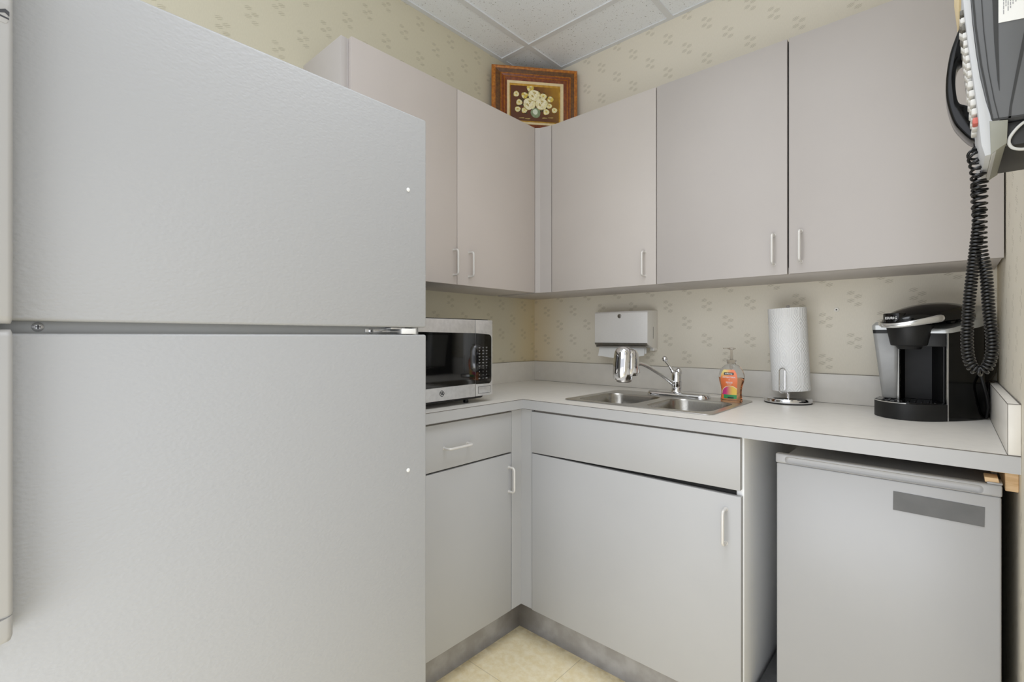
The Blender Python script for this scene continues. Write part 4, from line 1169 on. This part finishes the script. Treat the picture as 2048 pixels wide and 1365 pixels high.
# coiled cord: two hanging strands joined by a loop
cp = curve_pts([(1.7020, -.880, 1.4700), (1.7075, -.895, 1.4480), (1.7095, -.900, 1.4100), (1.7100, -.900, 1.3500), (1.7060, -.900, 1.2980), (1.7022, -.900, 1.2580), (1.6973, -.900, 1.1946), (1.6955, -.900, 1.1350), (1.7000, -.900, 1.1020), (1.7108, -.900, 1.0905), (1.7215, -.900, 1.1020), (1.7262, -.900, 1.1350), (1.7220, -.898, 1.1937), (1.7186, -.896, 1.2565), (1.7130, -.892, 1.2980), (1.7112, -.890, 1.3500), (1.7110, -.890, 1.4000), (1.7125, -.890, 1.4240)], 40)
Ls = [0]
for a, b in zip(cp, cp[1:]): Ls.append(Ls[-1] + (b - a).length)
tot = Ls[-1]
def along(s):
    import bisect
    i = min(max(bisect.bisect(Ls, s) - 1, 0), len(Ls) - 2)
    k = (s - Ls[i]) / max(1e-9, Ls[i + 1] - Ls[i]); return cp[i].lerp(cp[i + 1], k), (cp[i + 1] - cp[i]).normalized()
hel = []; phase = 0.0; s = 0.0
while s < tot:
    p, tn = along(s)
    q = min(s, tot - s) / (tot / 2)             # 0 at the ends, 1 at the loop
    pitch = .0140 - .0081 * min(1, q / .42)
    R_ = .0106 - .0040 * min(1, q / .35)
    R_ *= min(1, .25 + min(s, tot - s) / .02)
    a1 = Vector((0, 1, 0)); b1 = tn.cross(a1).normalized(); a1 = b1.cross(tn).normalized()
    hel.append(p + a1 * R_ * math.cos(phase) + b1 * R_ * math.sin(phase))
    ds = pitch / 14; phase += 2 * PI / 14; s += ds
pre = curve_pts([(1.7085, yh - .006, 1.488), (1.7040, -.86, 1.478), tuple(hel[0])], 5)[:-1]
obj('coiled_cord', MB().tube(pre + hel + [Vector((1.7135, -.889, 1.430))], .0023, 7), 'black', t, 60)
obj('line_cord', MB().tube(curve_pts([(1.7660, -.9830, 1.4700), (1.7560, -.9850, 1.4690), (1.7460, -.9860, 1.4585), (1.7400, -.9860, 1.4460), (1.7430, -.9850, 1.4350), (1.7530, -.9830, 1.4300), (1.7690, -.975, 1.4305), (1.7740, -.95, 1.4320)], 6), .0021, 10), 'line_cord', t)

# ================================================================== CAMERA
cam = D.cameras.new('camera'); cam.sensor_width = 36; cam.lens = 968.67 / 2048 * 36
cam.shift_y = -(682.5 - 672.8) / 2048; cam.clip_start = .01
co = D.objects.new('camera', cam); COL.objects.link(co)
co.location = (1.6741, -2.033, 1.1496)
co.rotation_euler = (PI / 2, 0, math.radians(42.133))
SC.camera = co

# ================================================================== LIGHT
w = D.worlds.new('world'); w.use_nodes = True; SC.world = w
bg = w.node_tree.nodes['Background']; bg.inputs[0].default_value = (.95, .98, 1.04, 1); bg.inputs[1].default_value = 1.0
def area(name, loc, size, power, rot=(0, 0, 0), col=(1, 1, 1), spread=PI):
    l = D.lights.new(name, 'AREA'); l.shape = 'RECTANGLE'; l.size, l.size_y = size; l.energy = power; l.color = col; l.spread = spread
    o = D.objects.new(name, l); COL.objects.link(o); o.location = loc; o.rotation_euler = rot; return o
LC = (.93, .97, 1.04)
area('ceiling_panel', (1.25, -1.25, ZC - .02), (.6, 1.0), 7.5, col=LC, spread=math.radians(105))
def aim(o, target): o.rotation_euler = (Vector(target) - o.location).to_track_quat('-Z', 'Y').to_euler()
f1 = area('added_fill', (1.45, -3.2, 2.1), (1.8, 1.6), 15, col=LC); aim(f1, (.8, -.2, 1.05))  # added fill behind the camera, not a fitting of the room
f2 = area('added_fill', (3.0, -2.05, 1.15), (1.2, 1.4), 14, col=LC); aim(f2, (0, -.7, 1.05))  # added fill from the right to lift the left wall and base
f3 = area('added_fill', (1.25, -2.75, .40), (1.6, .8), 19, col=LC); aim(f3, (.75, -.1, 1.55))  # added low fill standing in for light bounced upwards
SC.view_settings.view_transform = 'Standard'
SC.view_settings.look = 'None'
SC.view_settings.exposure = -.16
SC.view_settings.gamma = 1.08
SC.cycles.max_bounces = 10; SC.cycles.diffuse_bounces = 6; SC.cycles.glossy_bounces = 6; SC.cycles.transmission_bounces = 8
SC.cycles.sample_clamp_indirect = 6
SC.cycles.caustics_reflective = False; SC.cycles.caustics_refractive = False
